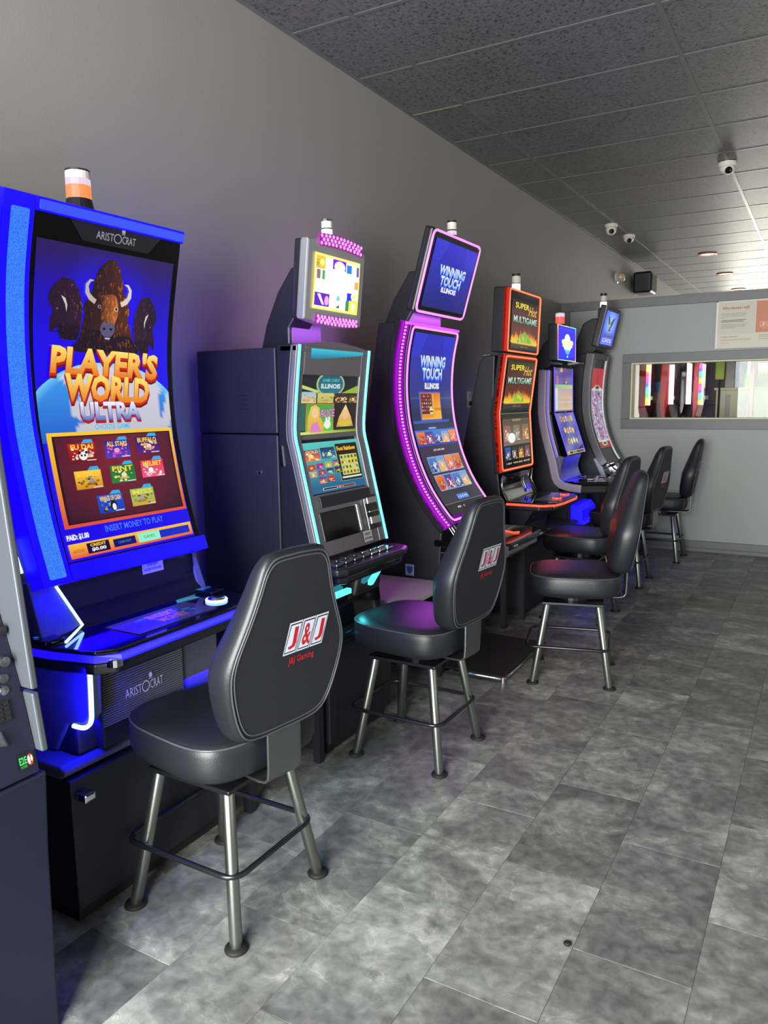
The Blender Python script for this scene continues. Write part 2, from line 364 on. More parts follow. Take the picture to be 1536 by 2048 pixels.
XW, XR, YB, YF, ZC, YP = -2.333, 4.4, -1.8, 18.0, 3.153, 7.5875
floor = struct(G().box(XW, XR, YB, YF, -0.1, -0.004).obj('floor', 'slate_tile'))
TW, TH = 0.295, 0.5625
tile_me = None
def copy_mesh_obj(src, name, parent, loc):
    o = bpy.data.objects.new(name, src.data); COL.objects.link(o); o.parent = parent; o.location = loc
    for md in src.modifiers:
        n = o.modifiers.new(md.name, md.type); n.width = md.width; n.segments = md.segments; n.limit_method = md.limit_method; n.angle_limit = md.angle_limit
    return o
g = 0.0004
proto = None
for i in range(-7, 7):
    x0 = -0.5 + TW * i; x1 = x0 + TW
    for j in range(-3, 12):
        y0 = 1.83 + TH * j + (0.0 if i % 2 == 0 else TH / 2); y1 = min(y0 + TH, YP)
        if y0 > YP - 0.03: continue
        lift = random.uniform(-0.0003, 0.0003)
        if x0 < XW or y1 - y0 < TH - 0.01:
            G().box(max(x0, XW) + g, x1 - g, y0 + g, y1 - g, -0.004, lift).obj('tile', 'slate_tile', floor); continue
        if proto is None:
            proto = G().box(g, TW - g, g, TH - g, -0.004, 0.0).obj('tile', 'slate_tile', floor, bevel=0.0008, seg=1); proto.location = (x0, y0, lift)
        else: copy_mesh_obj(proto, 'tile', floor, (x0, y0, lift))

ceiling = struct(G().box(XW, XR, YB, YF, ZC + 0.02, ZC + 0.1).obj('ceiling', 'black_panel'))
cx = [XW, -1.98, -0.765, 0.455, 1.675, 2.895, XR]; cy0 = 3.207 - 0.61 * 4
rows = 24; protos = {}
for a, b_ in zip(cx, cx[1:]):
    for j in range(rows):
        y0 = cy0 + 0.61 * j; k = round(b_ - a, 3)
        o = None
        if k not in protos: protos[k] = o = G().box(0.008, b_ - a - 0.008, 0.008, 0.602, 0.0, 0.018).obj('ceiling_tile', 'acoustic_tile', ceiling, bevel=0.004, seg=1); o.location = (a, y0, ZC + 0.002)
        else: o = copy_mesh_obj(protos[k], 'ceiling_tile', ceiling, (a, y0, ZC + 0.002))
        if a == XW and j == 5: o.rotation_euler = (math.radians(-0.6), 0, 0)
for x in cx[1:-1]: G().box(x - 0.012, x + 0.012, cy0, cy0 + 0.61 * rows, ZC - 0.002, ZC + 0.012).obj('main_tee', 'tee_metal', ceiling)
ct = None
for j in range(rows + 1):
    y = cy0 + 0.61 * j
    for a, b_ in zip(cx, cx[1:]):
        G().box(a + 0.012, b_ - 0.012, y - 0.010, y + 0.010, ZC - 0.001, ZC + 0.010).obj('cross_tee', 'tee_lit_gap' if (a == XW and j == 6) else 'tee_metal', ceiling)  # one pale tee stands in for the lit gap beside the raised tile
G().box(XW, XW + 0.02, cy0, YF, ZC - 0.004, ZC + 0.004).obj('wall_angle', 'tee_metal', ceiling)

struct(G().box(XW - 0.12, XW, YB, YF, -0.1, ZC + 0.1).obj('wall_left', 'wall_paint'))
wr = G(); wr.box(XR, XR + 0.1, YB, 0.0, -0.1, ZC + 0.1).box(XR, XR + 0.1, 5.0, 8.8, -0.1, ZC + 0.1).box(XR, XR + 0.1, 12.8, YF, -0.1, ZC + 0.1)
for a, b_ in ((0, 5), (8.8, 12.8)): wr.box(XR, XR + 0.1, a, b_, -0.1, 0.6).box(XR, XR + 0.1, a, b_, 2.7, ZC + 0.1)
struct(wr.obj('wall_right', 'wall_paint'))
for nm, ya in (('wall_back', YB - 0.1), ('wall_front', YF)):
    q = G(); q.box(XW, -2.2, ya, ya + 0.1, -0.1, ZC + 0.1).box(2.8, XR, ya, ya + 0.1, -0.1, ZC + 0.1).box(-2.2, 2.8, ya, ya + 0.1, -0.1, 0.2).box(-2.2, 2.8, ya, ya + 0.1, 2.6, ZC + 0.1)
    struct(q.obj(nm, 'wall_paint'))
# the partition with its window
WX0, WX1, WZ0, WZ1 = -1.65, 1.15, 1.226, 1.752
XE = 2.6
q = G(); q.box(XW, WX0, YP, YP + 0.13, 0, 2.34).box(WX1, XE, YP, YP + 0.13, 0, 2.34).box(WX0, WX1, YP, YP + 0.13, 0, WZ0).box(WX0, WX1, YP, YP + 0.13, WZ1, 2.34)
struct(q.obj('wall_far', 'partition_paint'))
t1 = struct(G().box(XW, XE, YP - 0.022, YP, 2.262, 2.345).obj('trim_1', 'trim_paint', bevel=0.003))
t2 = struct(G().box(XW, XW + 0.085, YP - 0.022, YP, 0.1, 2.262).obj('trim_2', 'trim_paint', bevel=0.003))
bb = struct(G().prism([(YP, 0), (YP - 0.02, 0), (YP - 0.02, 0.03), (YP - 0.014, 0.036), (YP - 0.014, 0.098), (YP, 0.1)], XW, XE, 'x').obj('baseboard_far', 'trim_paint'))
win = thing('window_1', 'long interior window with a grey wooden frame', 'window', (-0.25, YP, 1.49)); del win['category']; win['kind'] = 'structure'
G().box(WX0 - 0.08, WX1 + 0.08, YP - 0.02, YP, WZ0 - 0.092, WZ0).obj('frame_board', 'trim_paint', win, bevel=0.003)
G().box(WX0 - 0.08, WX1 + 0.08, YP - 0.02, YP, WZ1, WZ1 + 0.082).obj('frame_board', 'trim_paint', win, bevel=0.003)
G().box(WX0 - 0.08, WX0, YP - 0.02, YP, WZ0, WZ1).obj('frame_board', 'trim_paint', win, bevel=0.003)
G().box(WX1, WX1 + 0.08, YP - 0.02, YP, WZ0, WZ1).obj('frame_board', 'trim_paint', win, bevel=0.003)
for a in ((WX0, WX0 + 0.012, WZ0, WZ1), (WX1 - 0.012, WX1, WZ0, WZ1), (WX0 + 0.012, WX1 - 0.012, WZ0, WZ0 + 0.012), (WX0 + 0.012, WX1 - 0.012, WZ1 - 0.012, WZ1)):
    G().box(a[0], a[1], YP - 0.005, YP + 0.13, a[2], a[3]).obj('jamb', 'cream_paint', win)
G().box(WX0 + 0.012, WX1 - 0.012, YP + 0.06, YP + 0.066, WZ0 + 0.012, WZ1 - 0.012).obj('pane', 'window_glass', win)

# ------------------------------------------------------------------ stools
def D_outline(n=44):
    P = []
    for k in range(n):
        a = 2 * PI * k / n; c, s_ = math.cos(a), math.sin(a); e = 2.0 / 4.0
        x = 0.225 * math.copysign(abs(c) ** e, c); y = 0.222 * math.copysign(abs(s_) ** e, s_)
        if x < 0: y *= 1.0 - 0.07 * (x / 0.225) ** 2
        P.append((x, y))
    return P
BACK = [(0.0, 1.070), (0.075, 1.067), (0.105, 1.056), (0.124, 1.028), (0.138, 0.985), (0.158, 0.93), (0.182, 0.875), (0.205, 0.825), (0.218, 0.78), (0.217, 0.735), (0.203, 0.675), (0.180, 0.615), (0.150, 0.578), (0.10, 0.564), (0.0, 0.562)]
def back_outline():
    h = catmull([(y * .95, z) for y, z in BACK], 3); return h + [(-y, z) for y, z in h[-2:0:-1]]
def make_stool(label, logo=True):
    t = thing('swivel_stool', label, 'stool', (0, 0, 0), 'slot machine stools along the grey wall')
    D = D_outline()
    R = []
    for z, k in ((0.452, 0.80), (0.455, 0.90), (0.464, 0.965), (0.482, 0.995), (0.505, 1.0), (0.535, 0.998), (0.552, 0.985), (0.559, 0.968), (0.566, 0.92), (0.572, 0.78), (0.576, 0.45), (0.577, 0.1)):
        R.append([(x * k, y * k, z) for x, y in D])
    seat = G().rings(R).obj('seat', 'vinyl', t, smooth=True)
    G().tube([(x * 0.984, y * 0.984, 0.556) for x, y in D], 0.0035, 6, closed=True).obj('piping', 'piping', seat, smooth=True)
    O = back_outline(); zc = 0.83
    def bp(y, z, d, k=1.0):
        zz = zc + (z - zc) * k; d *= (1.05 - .5 * max(0, min(1, (zz - .78) / .28))) if d > 0 else 1; return (0.262 + (zz - 0.572) * 0.155 - d, y * k, zz)
    R = [[bp(y, z, d, k) for y, z in O] for d, k in ((0.0, 0.02), (0.0, 0.90), (0.004, 0.915), (0.002, 0.93), (0.006, 0.965), (0.02, 0.995), (0.045, 1.0), (0.068, 0.985), (0.085, 0.945), (0.098, 0.86), (0.106, 0.7), (0.112, 0.4), (0.113, 0.05))]
    back = G().rings(R).obj('backrest', 'vinyl', t, smooth=True)
    G().add([bp(y, z, -0.001, 0.895) for y, z in O], [tuple(range(len(O)))]).obj('back_panel', 'vinyl_back', back)
    for k in (0.905, 0.945): G().tube([bp(y, z, 0.0005, k) for y, z in O], 0.0028, 6, closed=True).obj('piping', 'piping', back, smooth=True)
    def P(u, v, off):     # the badge lies on the outer face of the backrest, read from behind
        y = -0.028 + 0.15 * u; z = 0.872 - 0.125 * v; p = bp(y, z, 0); return Vector((p[0] + 0.0016 + off, p[1], p[2]))
    A = Art(P, 0.15, 0.125, 0.0008)
    wht, blk, red = C(196, 200, 216), C(14, 14, 18), C(176, 22, 34)
    for k, ch in enumerate('J&J'):
        u0, u1 = 0.02 + k * 0.325, 0.02 + k * 0.325 + 0.31
        def qd(i, j, sk=0.06): return [(u0 + i + sk, j), (u1 - i + sk, j), (u1 - i - sk, 0.68 - j), (u0 + i - sk, 0.68 - j)]
        A.L = 0; A.poly(qd(0, 0), wht); A.L = 1; A.poly(qd(0.022, 0.035), blk); A.L = 2; A.poly(qd(0.036, 0.06), wht)
        A.L = 3; A.text(ch, (u0 + u1) / 2, 0.34, 0.15 if ch == 'J' else 0.18, 0.44, red, bold=0.02, shear=0.12)
    A.L = 1; A.text('J&J Gaming', 0.42, 0.86, 0.62, 0.19, C(190, 26, 34), bold=0.01)
    A.done('badge', back, MATS['print'], 'white cards with red letters')
    g = G()
    for s_ in (0,):
        path = [(0.05, 0.432), (0.215, 0.432), (0.240, 0.436), (0.252, 0.448), (0.255, 0.48), (0.257, 0.60)]
        n = len(path); rr = []
        for i in range(n):
            a = Vector(path[max(i - 1, 0)]); b = Vector(path[min(i + 1, n - 1)]); tt = (b - a).normalized(); nn = Vector((-tt.y, tt.x)) * 0.004; c = Vector(path[i])
            rr.append([(c.x - nn.x, -0.06, c.y - nn.y), (c.x + nn.x, -0.06, c.y + nn.y), (c.x + nn.x, 0.06, c.y + nn.y), (c.x - nn.x, 0.06, c.y - nn.y)])
        g.rings(rr)
    g.obj('back_bracket', 'gunmetal', t, bevel=0.0025)
    G().lathe([(0.0, 0.405), (0.09, 0.405), (0.09, 0.453), (0.0, 0.453)], (0, 0, 0), 24).box(-0.15, 0.15, -0.15, 0.15, 0.402, 0.415).obj('swivel_plate', 'rail_metal', t, bevel=0.003)
    for sx in (-1, 1):
        for sy in (-1, 1):
            lg = G().tube([(0.125 * sx, 0.125 * sy, 0.406), (0.187 * sx, 0.187 * sy, 0.006)], 0.0175, 16).obj('leg', 'leg_metal', t, smooth=True, bevel=0.001)
            G().lathe([(0.0, 0.0), (0.031, 0.0), (0.032, 0.004), (0.029, 0.010), (0.0, 0.012)], (0.188 * sx, 0.188 * sy, 0), 18).obj('foot_glide', 'rubber', lg, smooth=True)
    ring = []
    for a0, sx, sy in ((0, 1, 1), (1, -1, 1), (2, -1, -1), (3, 1, -1)):
        for k in range(5):
            a = (a0 + k / 4) * PI / 2; ring.append(((0.14 if sx > 0 else -0.18) + 0.045 * math.cos(a), 0.135 * sy + 0.045 * math.sin(a), 0.19))
    G().tube(ring, 0.008, 10, closed=True).obj('foot_ring', 'rail_metal', t, smooth=True)
    return t
def dup(root, label):
    def rec(o, parent):
        c = o.copy(); COL.objects.link(c); c.parent = parent
        for ch in o.children: rec(ch, c)
        return c
    r = rec(root, None); r['label'] = label; return r
STOOLS = [(-1.46, 1.585, 0, -9, 'largest black vinyl stool, nearest the camera, facing the blue-lit slot machine'),
          (-1.405, 2.70, 0, -6, 'black stool with a blue and purple sheen on its seat beside the grey wooden table'),
          (-1.09, 3.845, 14, 4, 'black stool pulled out from the row, seen from the side with a reddish seat'),
          (-1.36, 4.96, 0, -6, 'black stool facing the red-lit slot machine, half hidden behind the pulled-out stool'),
          (-1.355, 6.07, 0, -6, 'second black stool from the far wall, facing the violet-lit slot machine'),
          (-1.26, 7.13, 0, 4, 'farthest black stool, its back against the pale far wall')]
st0 = None
for k, (x, y, yaw, sw, lab) in enumerate(STOOLS):
    s_ = make_stool(lab) if st0 is None else dup(st0, lab)
    if st0 is None: st0 = s_
    s_.location = (x, y, 0); s_.rotation_euler = (0, 0, math.radians(yaw))
    for ch in s_.children:
        if ch.name.split('.')[0] in ('seat', 'backrest', 'back_bracket'): ch.rotation_euler = (0, 0, math.radians(sw))

# ------------------------------------------------------------------ slot machines
SLOTS = 'slot machines along the grey wall'
def machine(label, x, y): return thing('slot_machine', label, 'slot machine', (x, y, 0), SLOTS)
def beacon(t, x, y, z, r, segs, base=None):
    """Status light: a turned base with stacked lenses."""
    b = G().lathe([(r * 1.35, 0), (r * 1.25, 0.012), (r * 1.02, base or 0.02), (0, base or 0.02)], (x, y, z), 20).obj('beacon', 'black_plastic', t, smooth=False)
    z += base or 0.02
    for h_, m in segs:
        G().lathe([(0, 0), (r, 0), (r, h_), (0, h_)], (x, y, z), 20).obj('beacon_cap' if m == 'black_plastic' else 'beacon_lens', m, b); z += h_
def sub(S, u0, u1, v0, v1, off):
    """A window of surface S as its own unit square, with its size in metres."""
    f = lambda u, v, o=0.0: S(u0 + (u1 - u0) * u, v0 + (v1 - v0) * v, o + off)
    return f, (u1 - u0) * S.W, (v1 - v0) * S.H
def frame(S, t, name, m, u0, u1, v0, v1, o0, o1, outer=(0, 1, 0, 1), parts=None):
    """Four plates around an opening."""
    a, b, c, d = outer; g = G()
    S.slab(g, a, u0, c, d, o0, o1); S.slab(g, u1, b, c, d, o0, o1); S.slab(g, u0, u1, c, v0, o0, o1, 3); S.slab(g, u0, u1, v1, d, o0, o1, 3)
    return g.obj(name, m, t, bevel=0.003)
def stand(t, y0, y1, x1=-1.67, z=0.44):
    s_ = G().box(-2.28, x1, y0, y1, 0.05, z).obj('stand', 'dark_stand', t, bevel=0.004)
    G().box(-2.25, x1 - 0.03, y0 + 0.02, y1 - 0.02, 0.0, 0.05).obj('plinth', 'rubber', s_)
    return s_
def strip(name, p0, p1, n, wd, power, col):
    """The light an LED strip throws: a thin area lamp lying along it."""
    a, b, n = Vector(p0), Vector(p1), Vector(n).normalized(); y = (b - a).normalized(); z = -(n - y * n.dot(y)).normalized(); x = y.cross(z)
    l = bpy.data.lights.new(name, 'AREA'); l.shape = 'RECTANGLE'; l.size = wd; l.size_y = (b - a).length; l.energy = power; l.color = col
    o = bpy.data.objects.new(name, l); COL.objects.link(o); c = (a + b) / 2
    o.matrix_world = Matrix(((x.x, y.x, z.x, c.x), (x.y, y.y, z.y, c.y), (x.z, y.z, z.z, c.z), (0, 0, 0, 1)))
def tile_pic(A, u0, u1, v0, v1, seed, pal, top=None, word=None, wcol=None):
    """A little game picture: gradient field, a few shapes, a banner."""
    R = random.Random(seed); L0 = A.L; c1, c2, c3 = pal
    A.grid(u0, u1, v0, v1, 1, 3, lambda u, v: mix(c1, c2, (v - v0) / (v1 - v0)))
    A.L = L0 + 1; du, dv = u1 - u0, v1 - v0
    for k in range(16):
        a, b = R.uniform(0.1, 0.9), R.uniform(0.3, 0.92); r = R.uniform(0.03, 0.075)
        A.ell(u0 + a * du, v0 + b * dv, r * du, r * dv * 1.1, mix(c3, R.choice([(1, 1, 1), c1, C(250, 200, 60), C(40, 20, 20)]), R.uniform(0, 0.6)), 8)
    A.L = L0 + 2
    cu = u0 + du * R.uniform(.4, .6); A.ell(cu, v0 + dv * .80, du * .2, dv * .17, mix(c3, c2, .4), 12, PI, 2 * PI); A.ell(cu, v0 + dv * .58, du * .11, dv * .14, mix(c3, (1, 1, 1), .3), 12)
    A.rect(u0 + du * .62, u0 + du * .97, v0 + dv * .92, v0 + dv * .97, C(226, 226, 226))
    if top: A.poly([(u0 + du * .5, v0 + dv * .0), (u0 + du * .62, v0 - dv * .2), (u0 + du * .9, v0 - dv * .2), (u0 + du * .95, v0)], top)
    if word:
        A.L = L0 + 3; A.text(word, u0 + du / 2, v0 + dv * 0.2, du * 0.82, dv * 0.26, wcol or C(250, 210, 70), bold=0.03)
    A.L = L0

GOLD = lambda a, b: mix(C(255, 226, 110), C(232, 120, 20), 0.5 + b)
SILV = lambda a, b: mix(C(240, 245, 255), C(90, 110, 190), 0.5 + b)

def logo(A, cu, cv, wu, hv, c, bgc):
    A.text('ARIST', cu - .30 * wu, cv, .44 * wu, hv, c); A.text('CRAT', cu + .33 * wu, cv, .36 * wu, hv, c)
    n = 24; ro, ri = (.105 * wu, .62 * hv), (.085 * wu, .50 * hv); u0 = cu + .03 * wu
    for k in range(n):
        a, b = 2 * PI * k / n, 2 * PI * (k + 1) / n
        A.poly([(u0 + ro[0] * math.cos(a), cv + ro[1] * math.sin(a)), (u0 + ro[0] * math.cos(b), cv + ro[1] * math.sin(b)), (u0 + ri[0] * math.cos(b), cv + ri[1] * math.sin(b)), (u0 + ri[0] * math.cos(a), cv + ri[1] * math.sin(a))], c)
    A.ell(cu + .17 * wu, cv - 1.05 * hv, .05 * wu, .3 * hv, c, 12); A.rect(cu + .12 * wu, cu + .22 * wu, cv - .72 * hv, cv - .64 * hv, c)

def bison(A, cx, cy, w_, h_, front=True, seed=1, flip=1):
    R = random.Random(seed); L0 = A.L
    if front:
        body = [(-.06, -.50), (.06, -.52), (.14, -.45), (.2, -.33), (.24, -.2), (.3, -.1), (.36, .0), (.34, .12), (.38, .2), (.44, .35), (.48, .5), (-.5, .5), (-.44, .36), (-.4, .22), (-.36, .1), (-.38, .0), (-.28, -.12), (-.24, -.26), (-.18, -.4)]
    else:
        body = [(-.1, -.5), (.2, -.46), (.42, -.25), (.5, 0), (.46, .3), (.4, .5), (-.1, .5), (-.2, .32), (-.38, .42), (-.42, .25), (-.34, .05), (-.48, -.12), (-.36, -.34)]
    body = catmull(body + body[:1], 4)[:-1]
    T = lambda x, y: (cx + flip * x * w_, cy + y * h_)
    dark, rim, mid = (C(34, 18, 30), C(214, 118, 40), C(96, 48, 28)) if front else (C(32, 16, 44), C(150, 92, 90), C(66, 34, 52))
    glow = C(34, 8, 240)
    A.poly([T(x * 1.035, y * 1.025) for x, y in body], glow)
    A.L = L0 + 1; A.poly([T(x, y) for x, y in body], lambda u, v: mix(dark, mid, 0.25 + flip * (u - cx) / w_ * (1.3 if front else .4)) if v < cy + .3 * h_ else C(30, 14, 34))
    A.L = L0 + 2
    for k in range(520 if front else 170):                 # tufts of fur, lit from the right
        x, y = R.uniform(-.5, .5), R.uniform(-.52, .5)
        if not inpoly((x, y), body): continue
        t = max(0, min(1, 0.25 + x * 1.5 * (1 if front else 0.4) + R.uniform(-.25, .25))); t *= max(.15, 1 - max(0, y) * 1.7); c = mix(mix(dark, mid, R.random() * .5), rim if R.random() < 0.5 else mid, t)
        s_ = R.uniform(.008, .018); A.poly([T(x - s_, y), T(x + s_ * .6, y - s_ * .5), T(x + R.uniform(-.02, .02), y + R.uniform(.03, .07))], c)
    A.L = L0 + 3
    if front:
        horn = C(222, 214, 196)
        for f in (-1, 1):
            P = [(.22, -.02), (.31, -.06), (.37, -.13), (.37, -.22), (.31, -.275), (.24, -.27), (.30, -.245), (.325, -.2), (.30, -.13), (.24, -.09), (.19, -.07)]
            A.poly([T(f * x, y) for x, y in P], lambda u, v: mix(horn, C(120, 104, 96), 0.4 if f < 0 else 0.05))
        A.poly([T(x, y) for x, y in catmull([(-.12, -.12), (.1, -.14), (.17, .02), (.12, .18), (.08, .28), (-.06, .28), (-.11, .16), (-.15, .0), (-.12, -.12)], 4)[:-1]], lambda u, v: mix(dark, C(190, 100, 44), 0.35 + (u - cx) / w_ * 3))
        A.L = L0 + 4
        for k in range(120):
            x, y = R.uniform(-.13, .15), R.uniform(-.13, .16); t = max(0, min(1, .5 + x * 3 + R.uniform(-.3, .3))); A.poly([T(x - .006, y), T(x + .006, y), T(x + R.uniform(-.01, .01), y + .045)], mix(C(60, 30, 24), C(226, 140, 62), t))
        A.ell(cx - .14 * w_, cy + .0 * h_, .028 * w_, .02 * h_, C(150, 140, 170), 8); A.ell(cx + .13 * w_, cy + .01 * h_, .035 * w_, .025 * h_, C(210, 190, 170), 8)
        A.poly([T(x, y) for x, y in catmull([(-.09, .17), (.09, .17), (.115, .25), (.06, .315), (-.06, .315), (-.115, .25), (-.09, .17)], 4)[:-1]], C(92, 84, 120))
        A.L = L0 + 5
        A.ell(cx - .14 * w_, cy, .014 * w_, .012 * h_, C(10, 8, 12), 8); A.ell(cx + .13 * w_, cy + .01 * h_, .018 * w_, .015 * h_, C(10, 8, 12), 8)
        for f in (-1, 1): A.ell(cx + f * .055 * w_, cy + .235 * h_, .024 * w_, .017 * h_, C(24, 18, 34), 8)
        A.poly([T(x, y) for x, y in [(-.05, .33), (.05, .33), (.03, .35), (-.03, .35)]], C(180, 176, 196))
    else:
        A.poly([T(x, y) for x, y in [(-.12, -.2), (.0, -.16), (.06, -.05), (.04, .06), (.0, -.06), (-.06, -.13)]], C(206, 200, 190))
        A.ell(cx - flip * .22 * w_, cy + .02 * h_, .03 * w_, .014 * h_, C(150, 90, 60), 8)
    A.L = L0

# ---- first machine: tall curved portrait screen in a blue-glowing bezel
def machine_bison():
    t = machine('slot machine glowing blue with three bison on its tall curved screen', -1.72, 1.59)
    y0, y1 = 1.27, 1.90
    stand(t, 1.25, 1.90, -1.70, 0.43)
    G().prism([(-2.25, 0.43), (-1.735, 0.43), (-1.712, 0.443), (-1.712, 0.457), (-1.735, 0.467), (-2.25, 0.47)], 1.245, 1.93).obj('tray', 'satin_grey', t, bevel=0.006)
    G().box(-1.70, -1.66, 1.262, 1.30, 0.37, 0.395).obj('handle', 'chrome', t, bevel=0.006)
    B = Surf([(-1.822, 1.970), (-1.868, 1.80), (-1.888, 1.68), (-1.897, 1.55), (-1.893, 1.40), (-1.873, 1.27), (-1.835, 1.10), (-1.787, 0.945)], y0, y1)
    sh = G(); B.slab(sh, 0.0, 1.0, 0.0, 1.0, -0.16, -0.05); sh.obj('housing', 'grey_plastic', t, bevel=0.012)
    G().prism([(-2.27, 0.47), (-2.27, 1.85), (-2.03, 1.92), (-2.06, 1.4), (-1.99, 1.0), (-1.96, 0.95), (-1.90, 0.80), (-1.88, 0.47)], 1.33, 1.85).obj('cabinet', 'black_panel', t, bevel=0.008)
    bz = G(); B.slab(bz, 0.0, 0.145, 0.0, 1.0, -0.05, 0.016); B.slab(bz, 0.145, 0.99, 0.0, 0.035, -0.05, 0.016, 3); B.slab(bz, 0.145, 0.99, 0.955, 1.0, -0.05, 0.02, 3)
    bz.obj('glow_bezel', 'bezel_blue_glow', t, bevel=0.004)  # emission stands in for blue LED light on the grey shell
    bd = G(); B.slab(bd, 0.035, 0.115, 0.035, 0.985, 0.014, 0.024); bd.obj('light_band', 'led_band', t, bevel=0.004, label='sparkling pale blue strip')
    tb = G(); B.slab(tb, 0.16, 0.985, 0.006, 0.03, 0.014, 0.022, 3); tb.obj('light_band', 'led_band_dim', t, bevel=0.004)
    GS = Surf([(-1.840, 1.945), (-1.883, 1.75), (-1.903, 1.62), (-1.909, 1.50), (-1.904, 1.38), (-1.889, 1.27), (-1.855, 1.10), (-1.815, 0.968)], 1.362, 1.897)
    gl = G(); GS.slab(gl, 0, 1, 0, 1, -0.02, 0.012); sc = gl.obj('screen', 'screen_black', t, bevel=0.003)
    P, W, H = sub(GS, 0, 1, 0, 1, 0.012); A = Art(P, W, H)
    A.poly([(.2, .0), (.85, .0), (.75, .06), (.3, .06)], C(30, 26, 40)); A.L = 1
    logo(A, .52, .036, .26, .022, C(206, 206, 222), C(30, 26, 40))
    A.done('maker_badge', sc, MATS['dim_screen'])
    P, W, H = sub(GS, 0.032, 0.955, 0.075, 0.978, 0.012); A = Art(P, W, H)
    nav, blu, sky = C(38, 16, 110), C(24, 2, 236), C(60, 150, 235)
    def bg(u, v):
        c = mix(nav, blu, min(1, v / .33)); c = mix(c, C(30, 8, 250), max(0, 1 - abs(math.hypot((u - .5) * 1.1, (v - .2) * 1.2) - .2) * 6) * .8)
        if v < .12: c = mix(c, C(44, 26, 92), (0.12 - v) / .12)
        return c
    A.grid(0, 1, 0, .6, 16, 24, bg); A.grid(0, 1, .6, 1, 4, 8, C(26, 2, 236))
    A.L = 1                                                 # the globe
    def globe(u, v):
        k = (u + .05) * 1.1; return mix(mix(C(80, 200, 250), C(40, 120, 220), min(1, (v - .38) * 6)), C(196, 196, 214), max(0, min(1, (k - .2) * 2.5)))
    def globe(u, v):
        rim = math.hypot((u - .5) / .64, (v - .62) / .262); c = mix(C(60, 150, 235), C(30, 90, 200), (v - .42) * 5)
        coast = .24 + .035 * math.sin(v * 70) + .02 * math.sin(v * 150) - max(0, .46 - v) * 1.2
        if u > coast and not (u > .9 and math.sin(u * 40 + v * 30) > .2): c = mix(C(214, 212, 224), C(184, 184, 202), (v - .36) * 3)
        return mix(c, C(120, 210, 250), max(0, (rim - .9) * 8))
    nr, nc = 24, 48; vs = []; ks = []
    for j in range(nr + 1):
        v = .362 + (.62 - .362) * j / nr; hw = .64 * math.sqrt(max(0, 1 - ((.62 - v) / .262) ** 2))
        for i in range(nc + 1): u = max(0, .5 - hw) + (min(1, .5 + hw) - max(0, .5 - hw)) * i / nc; vs.append(A.pt(u, v)); ks.append(globe(u, v))
    A.g.add(vs, [(j * (nc + 1) + i, (j + 1) * (nc + 1) + i, (j + 1) * (nc + 1) + i + 1, j * (nc + 1) + i + 1) for j in range(nr) for i in range(nc)], ks)
    A.L = 3; bison(A, .20, .195, .24, .19, False, 3, 1); bison(A, .80, .225, .19, .2, False, 5, -1)
    A.L = 5; bison(A, .50, .178, .46, .30, True, 2)
    A.L = 11
    for wd, cu, cv, wu, hv in (("PLAYER'S", .50, .362, .78, .082), ('WORLD', .50, .448, .62, .080)):
        A.L = 11; A.text(wd, cu, cv, wu, hv, C(110, 12, 16), bold=.075, shear=.25, dv=.013, rot=.02); A.L = 12; A.text(wd, cu, cv, wu, hv, C(196, 36, 20), bold=.07, shear=.25, dv=.006, rot=.02)
        A.L = 13; A.text(wd, cu, cv, wu, hv, GOLD, bold=.045, shear=.25, rot=.02)
    A.L = 12; A.text('ULTRA', .50, .522, .44, .056, C(180, 24, 40), bold=.07, dv=.008); A.L = 13; A.text('ULTRA', .50, .522, .44, .056, C(60, 70, 150), bold=.055); A.L = 14; A.text('ULTRA', .50, .522, .44, .056, SILV, bold=.04)
    A.L = 12; A.text('CHOOSE GAME', .50, .574, .27, .017, C(50, 190, 220), bold=.01)
    A.L = 4; A.rect(.03, .99, .588, .895, lambda u, v: mix(C(250, 200, 50), C(220, 80, 60), (v - .6) / .28))
    A.L = 5; A.rect(.06, .965, .600, .884, lambda u, v: C(40, 12, 30))
    A.L = 6; A.grid(.075, .95, .604, .880, 10, 8, lambda u, v: mix(C(128, 34, 50), C(46, 18, 44), min(1, math.hypot((u - .5) * 1.5, (v - .68) * 3.6))))
    tag_c = C(60, 170, 230); pics = [(.25, .655, (C(200, 30, 30), C(120, 10, 20), C(240, 236, 230)), 'FU DAI'), (.51, .652, (C(40, 30, 150), C(90, 60, 200), C(230, 80, 170)), 'ALL STARS'), (.755, .645, (C(40, 20, 110), C(90, 30, 130), C(240, 190, 130)), 'BUFFALO'),
            (.26, .745, (C(250, 200, 60), C(210, 140, 30), C(40, 26, 16)), 'BUFFALO'), (.52, .737, (C(24, 110, 50), C(40, 130, 60), C(240, 210, 120)), 'PINT'), (.765, .73, (C(230, 40, 80), C(240, 90, 130), C(240, 240, 250)), 'MELBET'),
            (.385, .832, (C(30, 80, 200), C(20, 60, 190), C(20, 30, 50)), 'WHALES OF CASH'), (.64, .825, (C(120, 200, 110), C(200, 170, 60), C(120, 70, 40)), 'MISS')]
    A.L = 7
    for k, (u, v, pal, wd) in enumerate(pics): tile_pic(A, u - .095, u + .095, v - .029, v + .031, k + 3, pal, tag_c, wd)
    A.L = 10; A.ell(.25, .668, .03, .014, C(244, 240, 232), 12); A.L = 11
    for f in (-1, 1): A.ell(.25 + f * .012, .666, .007, .004, C(20, 16, 16), 8); A.ell(.25 + f * .024, .657, .010, .005, C(20, 16, 16), 8)
    A.L = 10; A.ell(.40, .842, .025, .018, C(20, 24, 40), 12); A.L = 11; A.ell(.402, .846, .015, .012, C(240, 240, 240), 10)
    A.L = 7; A.text('INSERT MONEY TO PLAY', .53, .915, .46, .021, C(70, 120, 250), bold=.02)
